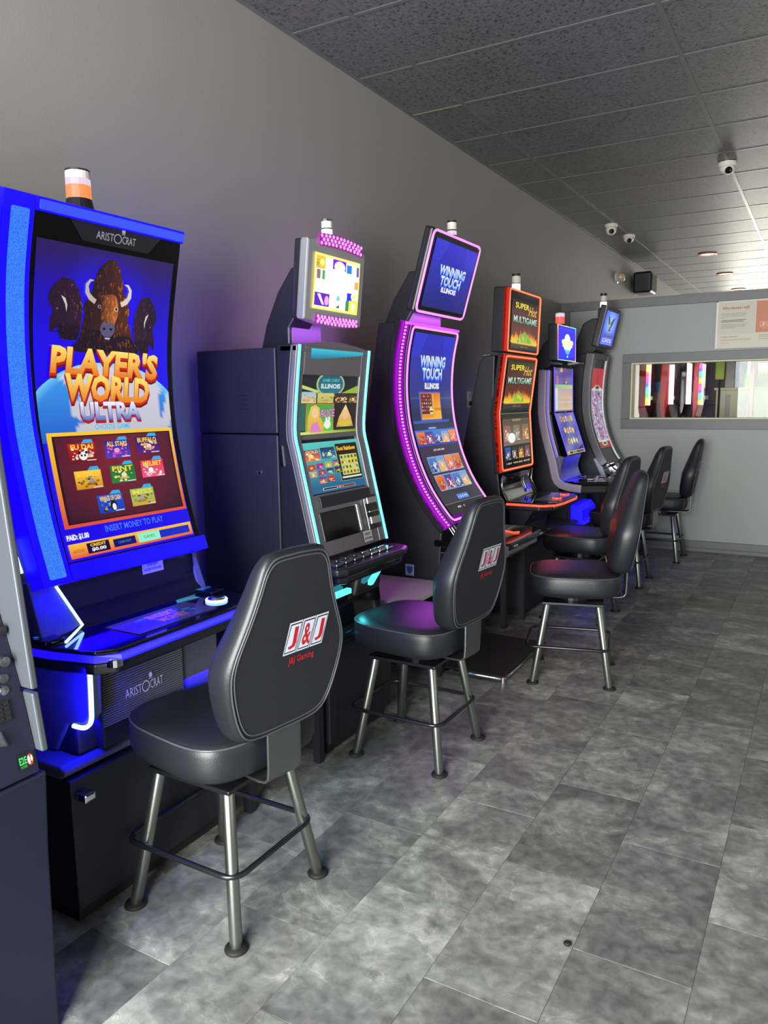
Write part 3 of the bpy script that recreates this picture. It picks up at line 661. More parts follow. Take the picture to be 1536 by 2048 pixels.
    A.text('PAID: $1.00', .10, .925, .15, .019, C(240, 240, 240), bold=.05)
    A.rect(.02, .985, .945, .992, lambda u, v: mix(C(255, 196, 60), C(230, 90, 60), (v - .945) / .047))
    A.L = 8; A.rect(.14, .30, .951, .985, C(24, 8, 60)); A.rect(.33, .50, .955, .982, C(16, 12, 110)); A.rect(.52, .70, .952, .984, C(150, 240, 200)); A.rect(.70, .96, .955, .982, C(20, 40, 200))
    A.L = 9; A.text('CREDIT', .22, .959, .11, .009, C(255, 210, 60), bold=.03); A.text('$0.00', .22, .974, .10, .012, C(240, 240, 255), bold=.04); A.text('CASH OUT', .415, .968, .10, .008, C(60, 160, 220)); A.text('GAMES', .61, .968, .09, .01, C(40, 120, 100)); A.text('ARISTOCRAT', .08, .97, .08, .009, C(120, 70, 10))
    A.done('screen_image', sc, MATS['screen_image'])
    # lower body
    SP = Surf([(-1.838, 0.958), (-1.835, 0.90), (-1.818, 0.84), (-1.790, 0.795)], 1.30, 1.885)
    q = G(); SP.slab(q, 0, 1, 0, 1, -0.03, 0.0); sp = q.obj('sloping_panel', 'black_gloss', t)
    P, W, H = sub(SP, .62, .77, .12, .34, 0.001); A = Art(P, W, H); A.rect(0, 1, 0, 1, C(170, 168, 176)); A.L = 1; A.text('DOES NOT', .5, .3, .5, .2, C(30, 30, 36), bold=.03); A.text('ACCEPT VOUCHERS', .5, .68, .82, .2, C(30, 30, 36), bold=.03); A.done('sticker', sp, MATS['print'])
    cf = [(-1.830, 1.262, .958), (-1.830, 1.337, .958), (-1.826, 1.362, .895), (-1.80, 1.402, .802), (-1.785, 1.262, .802)]
    G().rings([[(x - .1, y, z) for x, y, z in cf], cf]).obj('cheek', 'satin_grey', t, bevel=0.004)
    G().prism([(-1.97, 0.96), (-1.86, 0.96), (-1.80, 0.80), (-1.97, 0.80)], 1.875, 1.915).obj('cheek', 'satin_grey', t, bevel=0.008)
    G().tube([(-1.827, 1.337, 0.948), (-1.797, 1.40, 0.812), (-1.72, 1.285, 0.806)], 0.0042, 6).obj('light_strip', 'led_white_blue', t)
    G().tube([(-1.88, 1.258, 1.07), (-1.845, 1.258, 0.985)], 0.005, 6).obj('light_strip', 'led_white_blue', t)
    dk = [(-1.86, 1.235), (-1.73, 1.245), (-1.60, 1.275), (-1.562, 1.32), (-1.572, 1.86), (-1.60, 1.91), (-1.72, 1.94), (-1.86, 1.94)]
    deck = G().prism(dk, 0.765, 0.80, 'z').obj('button_deck', 'black_gloss', t, bevel=0.006)
    G().prism([(x * 0.995 - 0.012, y) for x, y in dk], 0.735, 0.765, 'z').obj('deck_base', 'black_plastic', t, bevel=0.006)
    G().tube([(x + 0.004, y, 0.780) for x, y in dk[0:8]], 0.011, 6).obj('edge_light', 'led_blue', deck)
    G().lathe([(0, 0), (0.022, 0), (0.022, 0.018), (0.015, 0.024), (0, 0.024)], (-1.572, 1.315, 0.757), 14).obj('corner_knob', 'chrome', deck)
    def PD(u, v, off=0.0): return Vector((-1.748 + 0.140 * v, 1.435 + 0.315 * u, 0.801 + off))
    A = Art(PD, .315, .14)
    A.grid(0, 1, 0, 1, 12, 6, lambda u, v: mix(mix(C(60, 40, 84), C(40, 70, 140), max(0, 1 - abs(u - .6) * 2.4)), C(86, 76, 110), abs(v - .5) * .8)); A.L = 1
    for k in range(14): A.ell(random.uniform(.25, .85), random.uniform(.15, .85), random.uniform(.02, .06), random.uniform(.03, .09), random.choice([C(40, 110, 180), C(110, 60, 120), C(60, 50, 150)]), 8)
    A.L = 2; A.text('INSERT', .55, .32, .34, .26, C(200, 120, 90), bold=.03); A.text('MONEY', .56, .66, .34, .26, C(190, 100, 120), bold=.03)
    A.done('deck_screen', deck, MATS['dim_screen'])
    b = G().lathe([(0.034, 0.0), (0.036, 0.004), (0.034, 0.008), (0.030, 0.008), (0.030, 0.0)], (-1.672, 1.815, 0.800), 24).obj('spin_button', 'led_white_blue', deck)
    G().lathe([(0, 0), (0.03, 0), (0.028, 0.010), (0.02, 0.014), (0, 0.015)], (-1.672, 1.815, 0.800), 24).obj('button_cap', 'chrome', b, smooth=True)
    for y, x, wd in ((1.275, -1.80, 'RESERVE'), (1.885, -1.78, 'SERVICE')):
        pl = G().box(x - 0.05, x + 0.05, y - 0.03, y + 0.03, 0.80, 0.812).obj('key_plate', 'black_gloss', deck, bevel=0.003)
        def PK(u, v, off=0.0, x=x, y=y): return Vector((x - 0.015 + 0.02 * v, y - 0.025 + 0.05 * u, 0.8125 + off))
        A = Art(PK, .05, .02); A.text(wd, .5, .5, .9, .7, C(60, 120, 255), bold=.02); A.done('key_legend', pl, MATS['screen_image'])
    # belly
    G().box(-2.2, -1.735, 1.31, 1.87, 0.47, 0.745).obj('belly', 'black_panel', t, bevel=0.01)
    G().prism([(-1.98, 0.47), (-1.90, 0.74), (-1.66, 0.745), (-1.668, 0.60), (-1.69, 0.575), (-1.76, 0.562), (-1.82, 0.47)], 1.30, 1.345).obj('cheek', 'satin_grey', t, bevel=0.006)
    G().tube(catmull([(-1.652, 1.30, 0.748), (-1.656, 1.30, 0.64), (-1.662, 1.30, 0.59), (-1.69, 1.30, 0.567), (-1.735, 1.30, 0.563)], 5), 0.0065, 6).obj('light_strip', 'led_white_blue', t)
    G().box(-1.76, -1.715, 1.69, 1.86, 0.50, 0.735).obj('wing_panel', 'satin_grey', t, bevel=0.01)
    vp = G().box(-1.76, -1.705, 1.372, 1.685, 0.472, 0.735).obj('vent_panel', 'black_panel', t, bevel=0.003)
    g = G()
    for k in range(26): z = 0.535 + k * 0.0072; g.prism([(-1.706, z), (-1.700, z + 0.001), (-1.700, z + 0.0035), (-1.706, z + 0.0045)], 1.376, 1.681)
    g.obj('vent_ribs', 'silver_plastic', vp, kind='stuff')
    def PV(u, v, off=0.0): return Vector((-1.698 + off, 1.452 + 0.14 * u, 0.640 - 0.055 * v))
    A = Art(PV, .14, .055); logo(A, .5, .6, 1.0, .5, C(214, 214, 226), C(30, 30, 40)); A.done('maker_badge', vp, MATS['print'])
    beacon(t, -1.885, 1.558, 1.955, 0.034, [(0.036, 'lamp_amber'), (0.018, 'lamp_pinkwhite'), (0.02, 'white_plastic'), (0.005, 'black_plastic')], 0.05)
    bl = (0.004, 0.0, 1.0)
    strip('bezel_light', (-1.80, 1.262, 1.93), (-1.775, 1.262, 1.0), (-.5, -.85, 0), .03, 6, bl); strip('bezel_light', (-1.90, 1.906, 1.9), (-1.85, 1.906, 1.0), (-.6, .8, 0), .03, 4.5, (.06, .04, 1.0)); strip('bezel_light', (-1.768, 1.28, .943), (-1.768, 1.88, .943), (.05, 0, -1), .02, 4.5, bl)
    strip('belly_light', (-1.63, 1.268, .75), (-1.64, 1.268, .58), (-1, .45, 0), .012, 2.2, bl); strip('belly_light', (-1.73, 1.285, .555), (-1.73, 1.60, .555), (-.2, 0, -1), .012, 2.0, bl); strip('belly_light', (-1.712, 1.70, .565), (-1.712, 1.86, .565), (-.3, 0, -1), .012, .8, bl)
mat('bezel_blue_glow', (0.01, 0.01, 0.03), 0.45, emit=(0.008, 0.0, 1.0), es=0.95, spec=0.15); mat('led_band_dim', (0.02, 0.02, 0.04), 0.4, emit=(0.04, 0.09, 1.0), es=0.9, spec=0.2)
machine_bison()

# ---- second machine: cyan strips, two flat screens, small round-topped top box
def machine_cyan():
    t = machine('slot machine with cyan light strips and a small white-lit top screen', -1.75, 2.69)
    y0, y1 = 2.42, 2.965
    stand(t, y0 + 0.02, y1 - 0.02, -1.67, 0.45)
    G().box(-2.28, -1.872, y0, y1, 1.306, 1.64).obj('cabinet', 'black_panel', t, bevel=0.006)
    low = G().box(-2.28, -1.872, y0, y1, 0.45, 1.302).obj('cabinet', 'black_panel', t, bevel=0.006)
    for k in range(4): G().box(-2.06, -2.02, y0 - 0.004, y0, 1.40 + k * 0.018, 1.406 + k * 0.018).obj('vent_slot', 'rubber', low)
    G().lathe([(0, 0), (0.010, 0), (0.010, -0.006), (0, -0.008)], (-1.97, y0, 1.15), 12, 'y').obj('lock', 'chrome', low)
    F = Surf([(-1.778, 1.648), (-1.805, 1.42), (-1.812, 1.30), (-1.79, 1.20), (-1.70, 0.815)], y0, y1)
    dr = G().prism([(-1.868, 1.645), (-1.80, 1.652)] + [(x - 0.012, z) for x, z in F.p] + [(-1.868, 0.80)], y0, y1).obj('door', 'black_plastic', t, bevel=0.006)
    G().prism([(-1.862, 1.255), (-1.850, 1.26), (-1.842, 1.18), (-1.856, 1.175)], y0 - 0.008, y0).obj('latch', 'chrome', dr)
    fr = G(); F.slab(fr, 0.0, 0.10, 0, 1, -0.012, 0.012); F.slab(fr, 0.87, 1.0, 0, 1, -0.012, 0.012); F.slab(fr, 0.10, 0.87, 0.0, 0.135, -0.012, 0.012, 3)
    F.slab(fr, 0.10, 0.87, 0.415, 0.44, -0.012, 0.004, 3); F.slab(fr, 0.10, 0.87, 0.705, 1.0, -0.012, 0.010, 6)
    fr.obj('front_frame', 'grey_plastic', t, bevel=0.004)
    ap = [(y0 + (y1 - y0) * k / 12, 1.645 + 0.024 * math.sin(PI * k / 12)) for k in range(13)]
    G().prism(ap + [(y1, 1.62), (y0, 1.62)], -1.85, -1.768, 'x').obj('arched_cap', 'grey_plastic', t, bevel=0.004)
    for u in (0.028, 0.972): G().tube([F(u, v / 24, 0.012) for v in range(25)], 0.0075, 8).obj('light_strip', 'led_cyan', t)
    P, W, H = sub(F, .17, .88, .012, .062, 0.013); A = Art(P, W, H)
    n = 12
    for k in range(n):
        a, b = k / n, (k + 1) / n; A.grid(a, b, .0 + .35 * (2 * a - 1) ** 2 * 0, 1 - .75 * abs(2 * ((a + b) / 2) - .2) * .5, 1, 4, lambda u, v: mix(C(60, 200, 225), C(14, 90, 120), v * .9 + .2 * u))
    A.done('top_light', t, MATS['screen_image'])
    # upper screen
    P, W, H = sub(F, .10, .87, .135, .415, 0.001); A = Art(P, W, H)
    A.grid(0, 1, 0, 1, 8, 10, lambda u, v: mix(C(12, 16, 24), C(30, 60, 50), v)); A.L = 1
    A.poly([(0, .16), (.3, .26), (.3, .30), (0, .22)], C(200, 210, 110)); A.poly([(.7, .3), (1, .16), (1, .3)], C(150, 180, 40))
    A.ell(.5, .15, .25, .22, C(170, 180, 130), 22); A.L = 2; A.ell(.5, .15, .22, .19, lambda u, v: mix(C(20, 90, 110), C(30, 120, 140), v * 3), 22)
    A.L = 3; A.text('GAME CHEST', .5, .08, .3, .05, C(90, 190, 190), bold=.02); A.text('ILLINOIS', .5, .18, .33, .075, C(226, 240, 236), bold=.03)
    A.L = 3; tile_pic(A, 0, .26, .28, .47, 21, (C(150, 190, 210), C(220, 200, 110), C(200, 120, 50))); tile_pic(A, .28, .56, .3, .47, 22, (C(210, 200, 110), C(190, 180, 80), C(140, 150, 60)))
    tile_pic(A, .58, .82, .3, .47, 23, (C(50, 30, 30), C(90, 50, 30), C(230, 190, 110))); tile_pic(A, .84, 1, .32, .47, 24, (C(60, 40, 24), C(110, 80, 30), C(240, 220, 120)))
    A.rect(.1, .58, .48, .97, C(190, 130, 40)); A.L = 4; A.grid(.115, .565, .495, .955, 4, 4, lambda u, v: mix(C(30, 110, 60), C(90, 200, 60), v)); A.rect(.0, .09, .48, .93, C(40, 100, 90))
    A.L = 5; A.poly([(.13, .95), (.14, .7), (.18, .53), (.25, .5), (.32, .55), (.34, .7), (.42, .86), (.40, .95)], lambda u, v: mix(C(250, 226, 110), C(220, 170, 50), v)); A.L = 6
    A.ell(.25, .64, .055, .085, C(244, 200, 160), 14); A.poly([(.17, .97), (.2, .82), (.3, .78), (.36, .97)], C(214, 130, 190)); A.ell(.47, .84, .06, .08, C(236, 236, 236), 12); A.ell(.45, .74, .018, .05, C(236, 236, 236), 8); A.ell(.5, .74, .018, .05, C(236, 236, 236), 8)
    A.L = 7; A.text('ALICE', .46, .64, .25, .13, C(120, 30, 110), bold=.06); A.L = 8; A.text('ALICE', .46, .64, .25, .13, C(240, 150, 220), bold=.01)
    A.L = 4; A.rect(.6, .99, .48, .93, C(36, 18, 16)); A.L = 5; A.poly([(.79, .5), (.9, .72), (.95, .9), (.63, .9), (.68, .72)], lambda u, v: mix(C(250, 220, 130), C(180, 110, 40), (v - .5) * 2)); A.L = 6; A.ell(.79, .84, .13, .06, C(210, 190, 60), 14); A.ell(.79, .68, .05, .09, C(235, 190, 140), 12)
    A.L = 5; A.rect(0, 1, .955, 1, lambda u, v: mix(C(220, 230, 120), C(120, 150, 30), u))
    A.done('screen_image', t, MATS['screen_image'])
    # lower screen
    P, W, H = sub(F, .10, .87, .455, .70, 0.001); A = Art(P, W, H)
    A.grid(0, 1, 0, 1, 8, 10, lambda u, v: mix(C(90, 200, 190), C(30, 96, 140), v * 1.1 + .1 * u)); A.L = 1
    PA = [(C(60, 30, 140), C(240, 120, 30), C(250, 220, 80)), (C(20, 40, 80), C(40, 110, 170), C(230, 240, 120)), (C(190, 60, 40), C(150, 30, 30), C(250, 160, 60)), (C(30, 40, 30), C(20, 70, 40), C(230, 180, 60)), (C(180, 40, 120), C(90, 40, 130), C(250, 120, 170)), (C(200, 180, 140), C(180, 90, 60), C(250, 230, 190)), (C(140, 180, 60), C(200, 160, 60), C(250, 240, 160)), (C(150, 60, 50), C(70, 60, 130), C(240, 150, 90))]
    tile_pic(A, .02, .27, .14, .36, 31, PA[0], None, 'GOLD'); tile_pic(A, .29, .54, .12, .34, 32, PA[1])
    for r_, row in enumerate((4, 4, 2)):
        for k in range(row):
            u = .03 + .145 * k + (.145 if row == 2 else .01 * r_); v = .43 + .135 * r_ - .012 * k; tile_pic(A, u, u + .12, v, v + .115, 40 + r_ * 4 + k, PA[(r_ * 3 + k * 2 + 2) % 8])
    A.L = 1; A.rect(.55, .97, .06, .84, C(90, 180, 150)); A.L = 2; A.rect(.56, .96, .07, .83, C(30, 14, 12)); A.L = 3; A.text('Foot Rainbow', .75, .17, .34, .08, C(250, 190, 60), bold=.04); A.grid(.6, .92, .3, .72, 5, 4, lambda u, v: mix(C(214, 226, 110), C(170, 190, 70), (math.sin(u * 60) * math.sin(v * 50)) * .5 + .5)); A.rect(.58, .94, .75, .785, C(226, 226, 220))
    A.L = 4
    for i in range(5):
        for j in range(4): A.ell(.632 + .064 * i, .352 + .105 * j, .02, .034, random.choice([C(180, 60, 40), C(120, 110, 160), C(60, 120, 50), C(220, 180, 180), C(110, 60, 40)]), 8)
    A.L = 2; A.rect(.2, .45, .91, .96, C(200, 226, 226)); A.rect(.47, .53, .91, .96, C(220, 120, 70)); A.rect(.55, .78, .91, .96, C(230, 150, 110)); A.L = 3; A.rect(.21, .44, .917, .953, C(50, 24, 20)); A.rect(.56, .77, .917, .953, C(90, 40, 20))
    A.done('screen_image', t, MATS['screen_image'])
    pl = G(); F.slab(pl, .16, .86, .715, .77, 0.008, 0.016, 3); pl.obj('name_plate', 'black_panel', t, bevel=0.003)
    pl = G(); F.slab(pl, .12, .60, .79, .93, 0.006, 0.013, 3); pl.obj('panel_display', 'screen_black', t, bevel=0.003)
    pl = G(); F.slab(pl, .61, .645, .785, .92, 0.010, 0.018, 3); pl.obj('ticket_slot', 'chrome', t, bevel=0.002)
    ba = G(); F.slab(ba, .74, .93, .755, .93, 0.008, 0.016, 3); ba = ba.obj('bill_acceptor', 'black_gloss', t, bevel=0.003)
    for v0, v1 in ((.765, .80), (.835, .845), (.865, .905)):
        q = G(); F.slab(q, .76, .90, v0, v1, 0.016, 0.026, 2); q.obj('bezel', 'chrome', ba, bevel=0.003)
    P, W, H = sub(F, .63, .76, .93, .985, 0.013); A = Art(P, W, H); A.rect(0, 1, 0, 1, C(190, 190, 190)); A.L = 1; A.text('DOES NOT', .5, .3, .6, .22, C(30, 30, 36), bold=.02); A.text('ACCEPT VOUCHERS', .5, .7, .85, .22, C(30, 30, 36), bold=.02); A.done('sticker', t, MATS['print'])
    # console
    kp = [(-1.72, 2.41), (-1.60, 2.41), (-1.575, 2.45), (-1.572, 2.90), (-1.60, 2.985), (-1.66, 3.01), (-1.72, 2.985)]
    con = G().prism(kp, 0.755, 0.79, 'z').obj('console', 'black_plastic', t, bevel=0.012, seg=3)
    G().prism([(x - 0.015, 2.695 + (y - 2.695) * .92) for x, y in kp], 0.72, 0.757, 'z').obj('console_base', 'black_gloss', t, bevel=0.01)
    for r_ in range(2):
        for k in range(7): G().box(-1.70 + 0.045 * r_, -1.664 + 0.045 * r_, 2.44 + 0.066 * k, 2.492 + 0.066 * k, 0.79, 0.802).obj('button', 'chrome' if k > 3 else 'gunmetal', con, bevel=0.004)
    G().prism([(-1.74, 0.45), (-1.765, 0.72), (-1.70, 0.725), (-1.715, 0.60), (-1.70, 0.45)], 2.47, 2.93).obj('pedestal', 'black_gloss', t, bevel=0.008)
    G().box(-1.70, -1.675, 2.50, 2.63, 0.64, 0.662).obj('light_strip', 'led_cyan', t, bevel=0.004)
    G().prism([(2.945, 0.718), (2.925, 0.722), (2.80, 0.655), (2.80, 0.635), (2.82, 0.635)], -1.70, -1.685, 'x').obj('light_strip', 'led_cyan', t)
    G().prism([(-1.82, 0.455), (-1.66, 0.455), (-1.64, 0.47), (-1.66, 0.49), (-1.74, 0.50), (-1.82, 0.52)], 2.48, 2.90).obj('coin_tray', 'black_gloss', t, bevel=0.006)
    # neck and top box
    G().prism([(-2.02, 1.642), (-1.99, 1.74), (-1.93, 1.86), (-1.86, 1.95), (-1.82, 1.95), (-1.83, 1.78), (-1.875, 1.72), (-1.875, 1.642)], 2.52, 2.66).obj('neck', 'black_plastic', t, bevel=0.008)
    G().box(-1.902, -1.872, 2.535, 2.735, 1.645, 1.775).obj('neck', mat('purple_lit_tint', C(150, 110, 170), 0.4, var=0.05), t)  # purple LED light is put into this plate's colour
    Hs = Surf([(-1.752, 2.055), (-1.765, 1.9), (-1.785, 1.738)], 2.49, 2.90)
    def hoop(off, k=1.0, n=9):
        P = []
        for i in range(n): a = i / (n - 1); P.append((a, 0.035 - 0.085 * math.sin(PI * a)))
        for i in range(n): a = 1 - i / (n - 1); P.append((a, 0.965 + 0.06 * math.sin(PI * a)))
        return [Hs(.5 + (u - .5) * k, .5 + (v - .5) * k, off) for u, v in P]
    hd = G().rings([hoop(-0.065, .97), hoop(-0.06), hoop(-0.03)]).obj('top_box', 'black_plastic', t, bevel=0.006)
    G().rings([hoop(-0.03, 1.0), hoop(-0.028, 1.015), hoop(0.0, 1.015), hoop(0.004, .985)]).obj('front_frame', 'silver_plastic', hd, bevel=0.004)
    P, W, H = sub(Hs, .12, .88, .20, .80, 0.006); A = Art(P, W, H)
    A.rect(-.03, 1.03, -.05, 1.05, C(240, 220, 110)); A.L = 1; A.grid(0, 1, 0, 1, 6, 6, C(255, 252, 236)); A.L = 2
    for u0, u1, v0, v1, c in ((0, .2, .0, .25, C(240, 170, 50)), (0, .07, .08, .25, C(60, 140, 60)), (.37, .68, .0, .2, C(110, 10, 220)), (.7, .82, .05, .22, C(30, 110, 200)), (.02, .1, .27, .45, C(120, 100, 100)), (.14, .2, .27, .45, C(70, 150, 90)), (.94, 1, .05, .25, C(90, 80, 170)), (.86, 1, .36, .52, C(230, 150, 90)), (0, .33, .72, .98, C(80, 20, 170)), (.74, .86, .62, .78, C(20, 30, 220)), (.72, .8, .78, 1, C(40, 130, 90)), (.8, 1, .76, 1, C(230, 220, 40))): A.rect(u0, u1, v0, v1, c)
    A.L = 3; A.ell(.53, .14, .13, .12, C(250, 220, 230), 12); A.ell(.13, .12, .05, .07, C(250, 220, 120), 10); A.ell(.27, .86, .05, .1, C(230, 150, 220), 10); A.poly([(.05, .75), (.12, .74), (.22, .95), (.17, .95)], C(250, 200, 250)); A.ell(.9, .68, .07, .07, C(250, 240, 160), 10); A.ell(.9, .9, .05, .1, C(255, 255, 230), 10); A.poly([(.5, .74), (.53, .7), (.56, .75), (.58, .82), (.48, .82)], C(110, 180, 190)); A.poly([(.48, .97), (.56, .9), (.58, .97)], C(60, 90, 80))
    A.L = 4; A.rect(.2, .9, .36, .60, C(255, 253, 240)); A.L = 5; A.text('ILLINOIS', .53, .48, .62, .17, C(150, 146, 130), bold=.035); A.L = 6; A.text('ILLINOIS', .53, .48, .62, .17, C(255, 254, 244), bold=.012)
    A.done('screen_image', hd, MATS['bright_screen'])
    for va, vb, sg in ((-.03, .10, -1), (.895, 1.0, 1)):
        lp = [(.16 + .76 * k / 8, (va + .05 if sg < 0 else va + .01)) for k in range(9)]
        top = [(u, (va - .005 - .05 * math.sin(PI * u) if sg < 0 else va)) for u, _ in lp]; bot = [(u, (vb - .035 * math.sin(PI * u) * 1 if sg < 0 else vb - .02 + .035 * math.sin(PI * u))) for u, _ in lp]
        R = [[Hs(*a, 0.002), Hs(*a, 0.010), Hs(*b, 0.010), Hs(*b, 0.002)] for a, b in zip(top, bot)]
        lpn = G().rings(R).obj('bulb_panel', mat('bulb_purple', C(120, 20, 120), 0.3, emit=(0.35, 0.0, 0.3), es=0.5), hd)
        g = G()
        for r_ in range(3):
            for k in range(12 - (r_ % 2)):
                u = .19 + .70 * (k + .5 * (r_ % 2)) / 11 + random.uniform(-.006, .006); q = (u - .16) / .76 * 8; i = min(7, int(q)); f = q - i
                v = (top[i][1] * (1 - f) + top[i + 1][1] * f); v2 = (bot[i][1] * (1 - f) + bot[i + 1][1] * f); v = v + (v2 - v) * (.2 + .3 * r_)
                c = Hs(u, v, 0.011); g.lathe([(0.0075, 0.0), (0.0065, 0.003), (0.0, 0.005)], c, 8, 'x')
        g.obj('bulbs', 'led_pink', lpn, kind='stuff')
    beacon(t, -1.80, 2.69, 2.072, 0.022, [(0.030, 'led_white_cool'), (0.004, 'black_plastic'), (0.026, 'white_plastic'), (0.008, 'chrome')], 0.012)
    strip('cyan_light', (-1.79, 2.414, 1.6), (-1.75, 2.414, .95), (-.5, -.85, 0), .012, .5, (.1, .6, 1.0)); strip('cyan_light', (-1.655, 2.5, .64), (-1.655, 2.63, .64), (.6, 0, -.8), .012, .4, (.08, .9, 1.0)); strip('bulb_light', (-1.785, 2.52, 1.728), (-1.785, 2.86, 1.728), (-.6, 0, -.8), .03, .45, (.5, .06, 1.0)); strip('bulb_light', (-1.81, 2.483, 2.0), (-1.82, 2.483, 1.78), (-.8, -.6, 0), .02, .45, (.5, .2, 1.0))
mat('led_white_cool', (0.1, 0.1, 0.1), 0.3, emit=(0.75, 0.95, 1.0), es=1.6)
machine_cyan()

# ---- third machine: purple beaded light arc
def winning(A, low=False):
    s_ = 1.0
    A.grid(0, 1, 0, 1, 6, 14, (lambda u, v: mix(C(44, 40, 200), C(30, 36, 120), v)) if not low else (lambda u, v: mix(C(40, 40, 190), C(36, 50, 110), min(1, v * 2.6)) if v < .4 else mix(C(34, 44, 84), C(44, 44, 60), (v - .4) * 2.5)))
    A.L = 1; h = 1.0 if not low else .42
    for k in range(7):
        A.poly([(.04 + .04 * k, 0), (.055 + .04 * k, 0), (.02 + .025 * k, .3 * h), (.012 + .025 * k, .3 * h)], C(60, 70, 230)); A.poly([(.72 + .04 * k, 0), (.735 + .04 * k, 0), (.78 + .034 * k, .34 * h), (.773 + .034 * k, .34 * h)], C(60, 70, 230))
    for wd, v, wu, hv in (('WINNING', .41, .60, .13), ('TOUCH', .565, .47, .13)):
        v *= h; hv *= h; cu = .52
        if low: v -= .03
        A.L = 2; A.text(wd, cu, v, wu, hv, C(30, 60, 230), bold=.07, dv=.035 * h); A.L = 3; A.text(wd, cu, v, wu, hv, C(70, 130, 240), bold=.05, dv=.015 * h); A.L = 4; A.text(wd, cu, v, wu, hv, lambda a, b: mix(C(240, 250, 240), C(170, 200, 235), .5 + b), bold=.03)
    A.L = 4; A.text('ILLINOIS', .52, .70 * h - (.02 if low else 0), .34, .07 * h, C(235, 235, 245), bold=.05)
CARDS = [(C(240, 120, 40), C(200, 60, 20), C(110, 30, 20)), (C(60, 60, 150), C(150, 60, 110), C(250, 220, 200)), (C(60, 130, 210), C(30, 50, 110), C(230, 220, 220)), (C(90, 160, 220), C(240, 180, 60), C(250, 200, 120)), (C(250, 150, 60), C(220, 60, 60), C(240, 200, 210))]
mat('purple_halo', C(30, 8, 40), 0.5, emit=(0.17, 0.0, 0.30), es=0.7, spec=0.2)  # weak emission that paints the purple LED halo onto dark margins
mat('screen_face', C(10, 10, 16), 0.3, var=0.05)
def machine_purple():
    t = machine('slot machine outlined in purple light with a curved blue screen and tilted top screen', -1.8, 3.845)
    y0, y1 = 3.52, 4.17
    G().box(-2.28, -1.70, y0 + 0.03, y1 - 0.03, 0.0, 0.46).obj('stand', 'dark_stand', t, bevel=0.004)
    pad = G().box(-1.98, -1.36, 3.54, 4.20, 0.012, 0.035).obj('foot_plate', 'carpet_pad', t, bevel=0.004)
    G().tube([(-1.98, 3.535, 0.022), (-1.365, 3.535, 0.022), (-1.352, 3.55, 0.022), (-1.352, 4.20, 0.022)], 0.009, 8).obj('edge_bar', 'chrome', pad, smooth=True)
    G().lathe([(0, 0), (0.012, 0), (0.012, 0.03), (0, 0.032)], (-1.355, 3.54, 0.0), 12).obj('foot', 'chrome', pad)
    Fp = [(-1.892, 1.828), (-1.925, 1.68), (-1.938, 1.535), (-1.934, 1.41), (-1.915, 1.28), (-1.868, 1.12), (-1.80, 0.975), (-1.715, 0.855), (-1.655, 0.787)]
    F = Surf(Fp, y0, y1)
    body = [(-2.29, 0.46), (-2.05, 1.828)]
    G().prism([(-2.29, 0.46), (-2.06, 1.83), (-1.975, 1.83)] + [(x - 0.055, z) for x, z in F.p] + [(-1.70, 0.74), (-1.72, 0.46)], y0 + 0.02, y1 - 0.02).obj('cabinet', 'black_panel', t, bevel=0.006)
    h_ = G(); F.slab(h_, 0.0, 1.0, 0, 1, -0.06, -0.012); h_.obj('front_housing', 'black_plastic', t, bevel=0.006)
    q = G(); F.slab(q, 0.0, 0.102, 0.0, 1.0, -0.03, -0.004); bp = q.obj('glow_channel', mat('purple_channel', C(30, 4, 40), 0.5, emit=(0.40, 0.0, 0.62), es=0.8, spec=0.2), t, bevel=0.004)  # channel emission carries the purple halo round the beads
    g = G(); n = 64
    for k in range(n):
        c = F(.042, .01 + .98 * k / (n - 1), -0.006); g.add([c + Vector(d) for d in ((0, -.011, -.0055), (0, .011, -.0055), (0, .011, .0055), (0, -.011, .0055), (.006, -.007, -.004), (.006, .007, -.004), (.006, .007, .004), (.006, -.007, .004))], [(0, 1, 5, 4), (1, 2, 6, 5), (2, 3, 7, 6), (3, 0, 4, 7), (4, 5, 6, 7)])
    g.obj('beads', 'led_pink', bp, kind='stuff')
    bz = G(); F.slab(bz, .10, 1.0, 0, 1, -0.012, 0.006); bz = bz.obj('bezel', 'screen_face', t, bevel=0.004)
    q = G(); F.slab(q, .10, .155, 0, 1, 0.004, 0.008); F.slab(q, .155, 1.0, .955, 1.0, 0.004, 0.008, 3); q.obj('glow_channel', 'purple_halo', bz)  # black bezel margin given the LED halo as its own glow
    G().tube(F.frame_path(.125, .985, .018, .982, 0.009, .035, 24), 0.0062, 8, closed=True).obj('light_outline', 'led_pink', bz, smooth=True)
    tb = G(); F.slab(tb, .02, 1.0, -0.0, .012, -0.05, 0.010, 2); tb.obj('glow_channel', 'led_purple', t, bevel=0.004)
    P, W, H = sub(F, .175, .955, .04, .955, 0.007); A = Art(P, W, H)
    winning(A, True)
    A.L = 2; A.rect(.0, 1, .335, .345, C(60, 80, 120)); A.rect(.02, .9, .46, .475, C(50, 90, 170))
    A.L = 3; A.rect(.20, .72, .305, .465, C(70, 100, 190)); A.L = 4; A.grid(.225, .71, .312, .455, 5, 5, lambda u, v: mix(C(220, 70, 30), C(250, 180, 50), (v - .3) * 6 + (u - .4)))
    A.L = 5; A.rect(.235, .50, .318, .44, C(90, 30, 60)); A.rect(.5, .55, .318, .44, C(220, 170, 60)); A.ell(.47, .41, .04, .03, C(255, 245, 180), 10)
    A.L = 6
    for i in range(5):
        for j in range(5): A.ell(.262 + .05 * i, .33 + .019 * j, .013, .006, random.choice([C(230, 150, 60), C(190, 60, 60), C(230, 210, 120)]), 6)
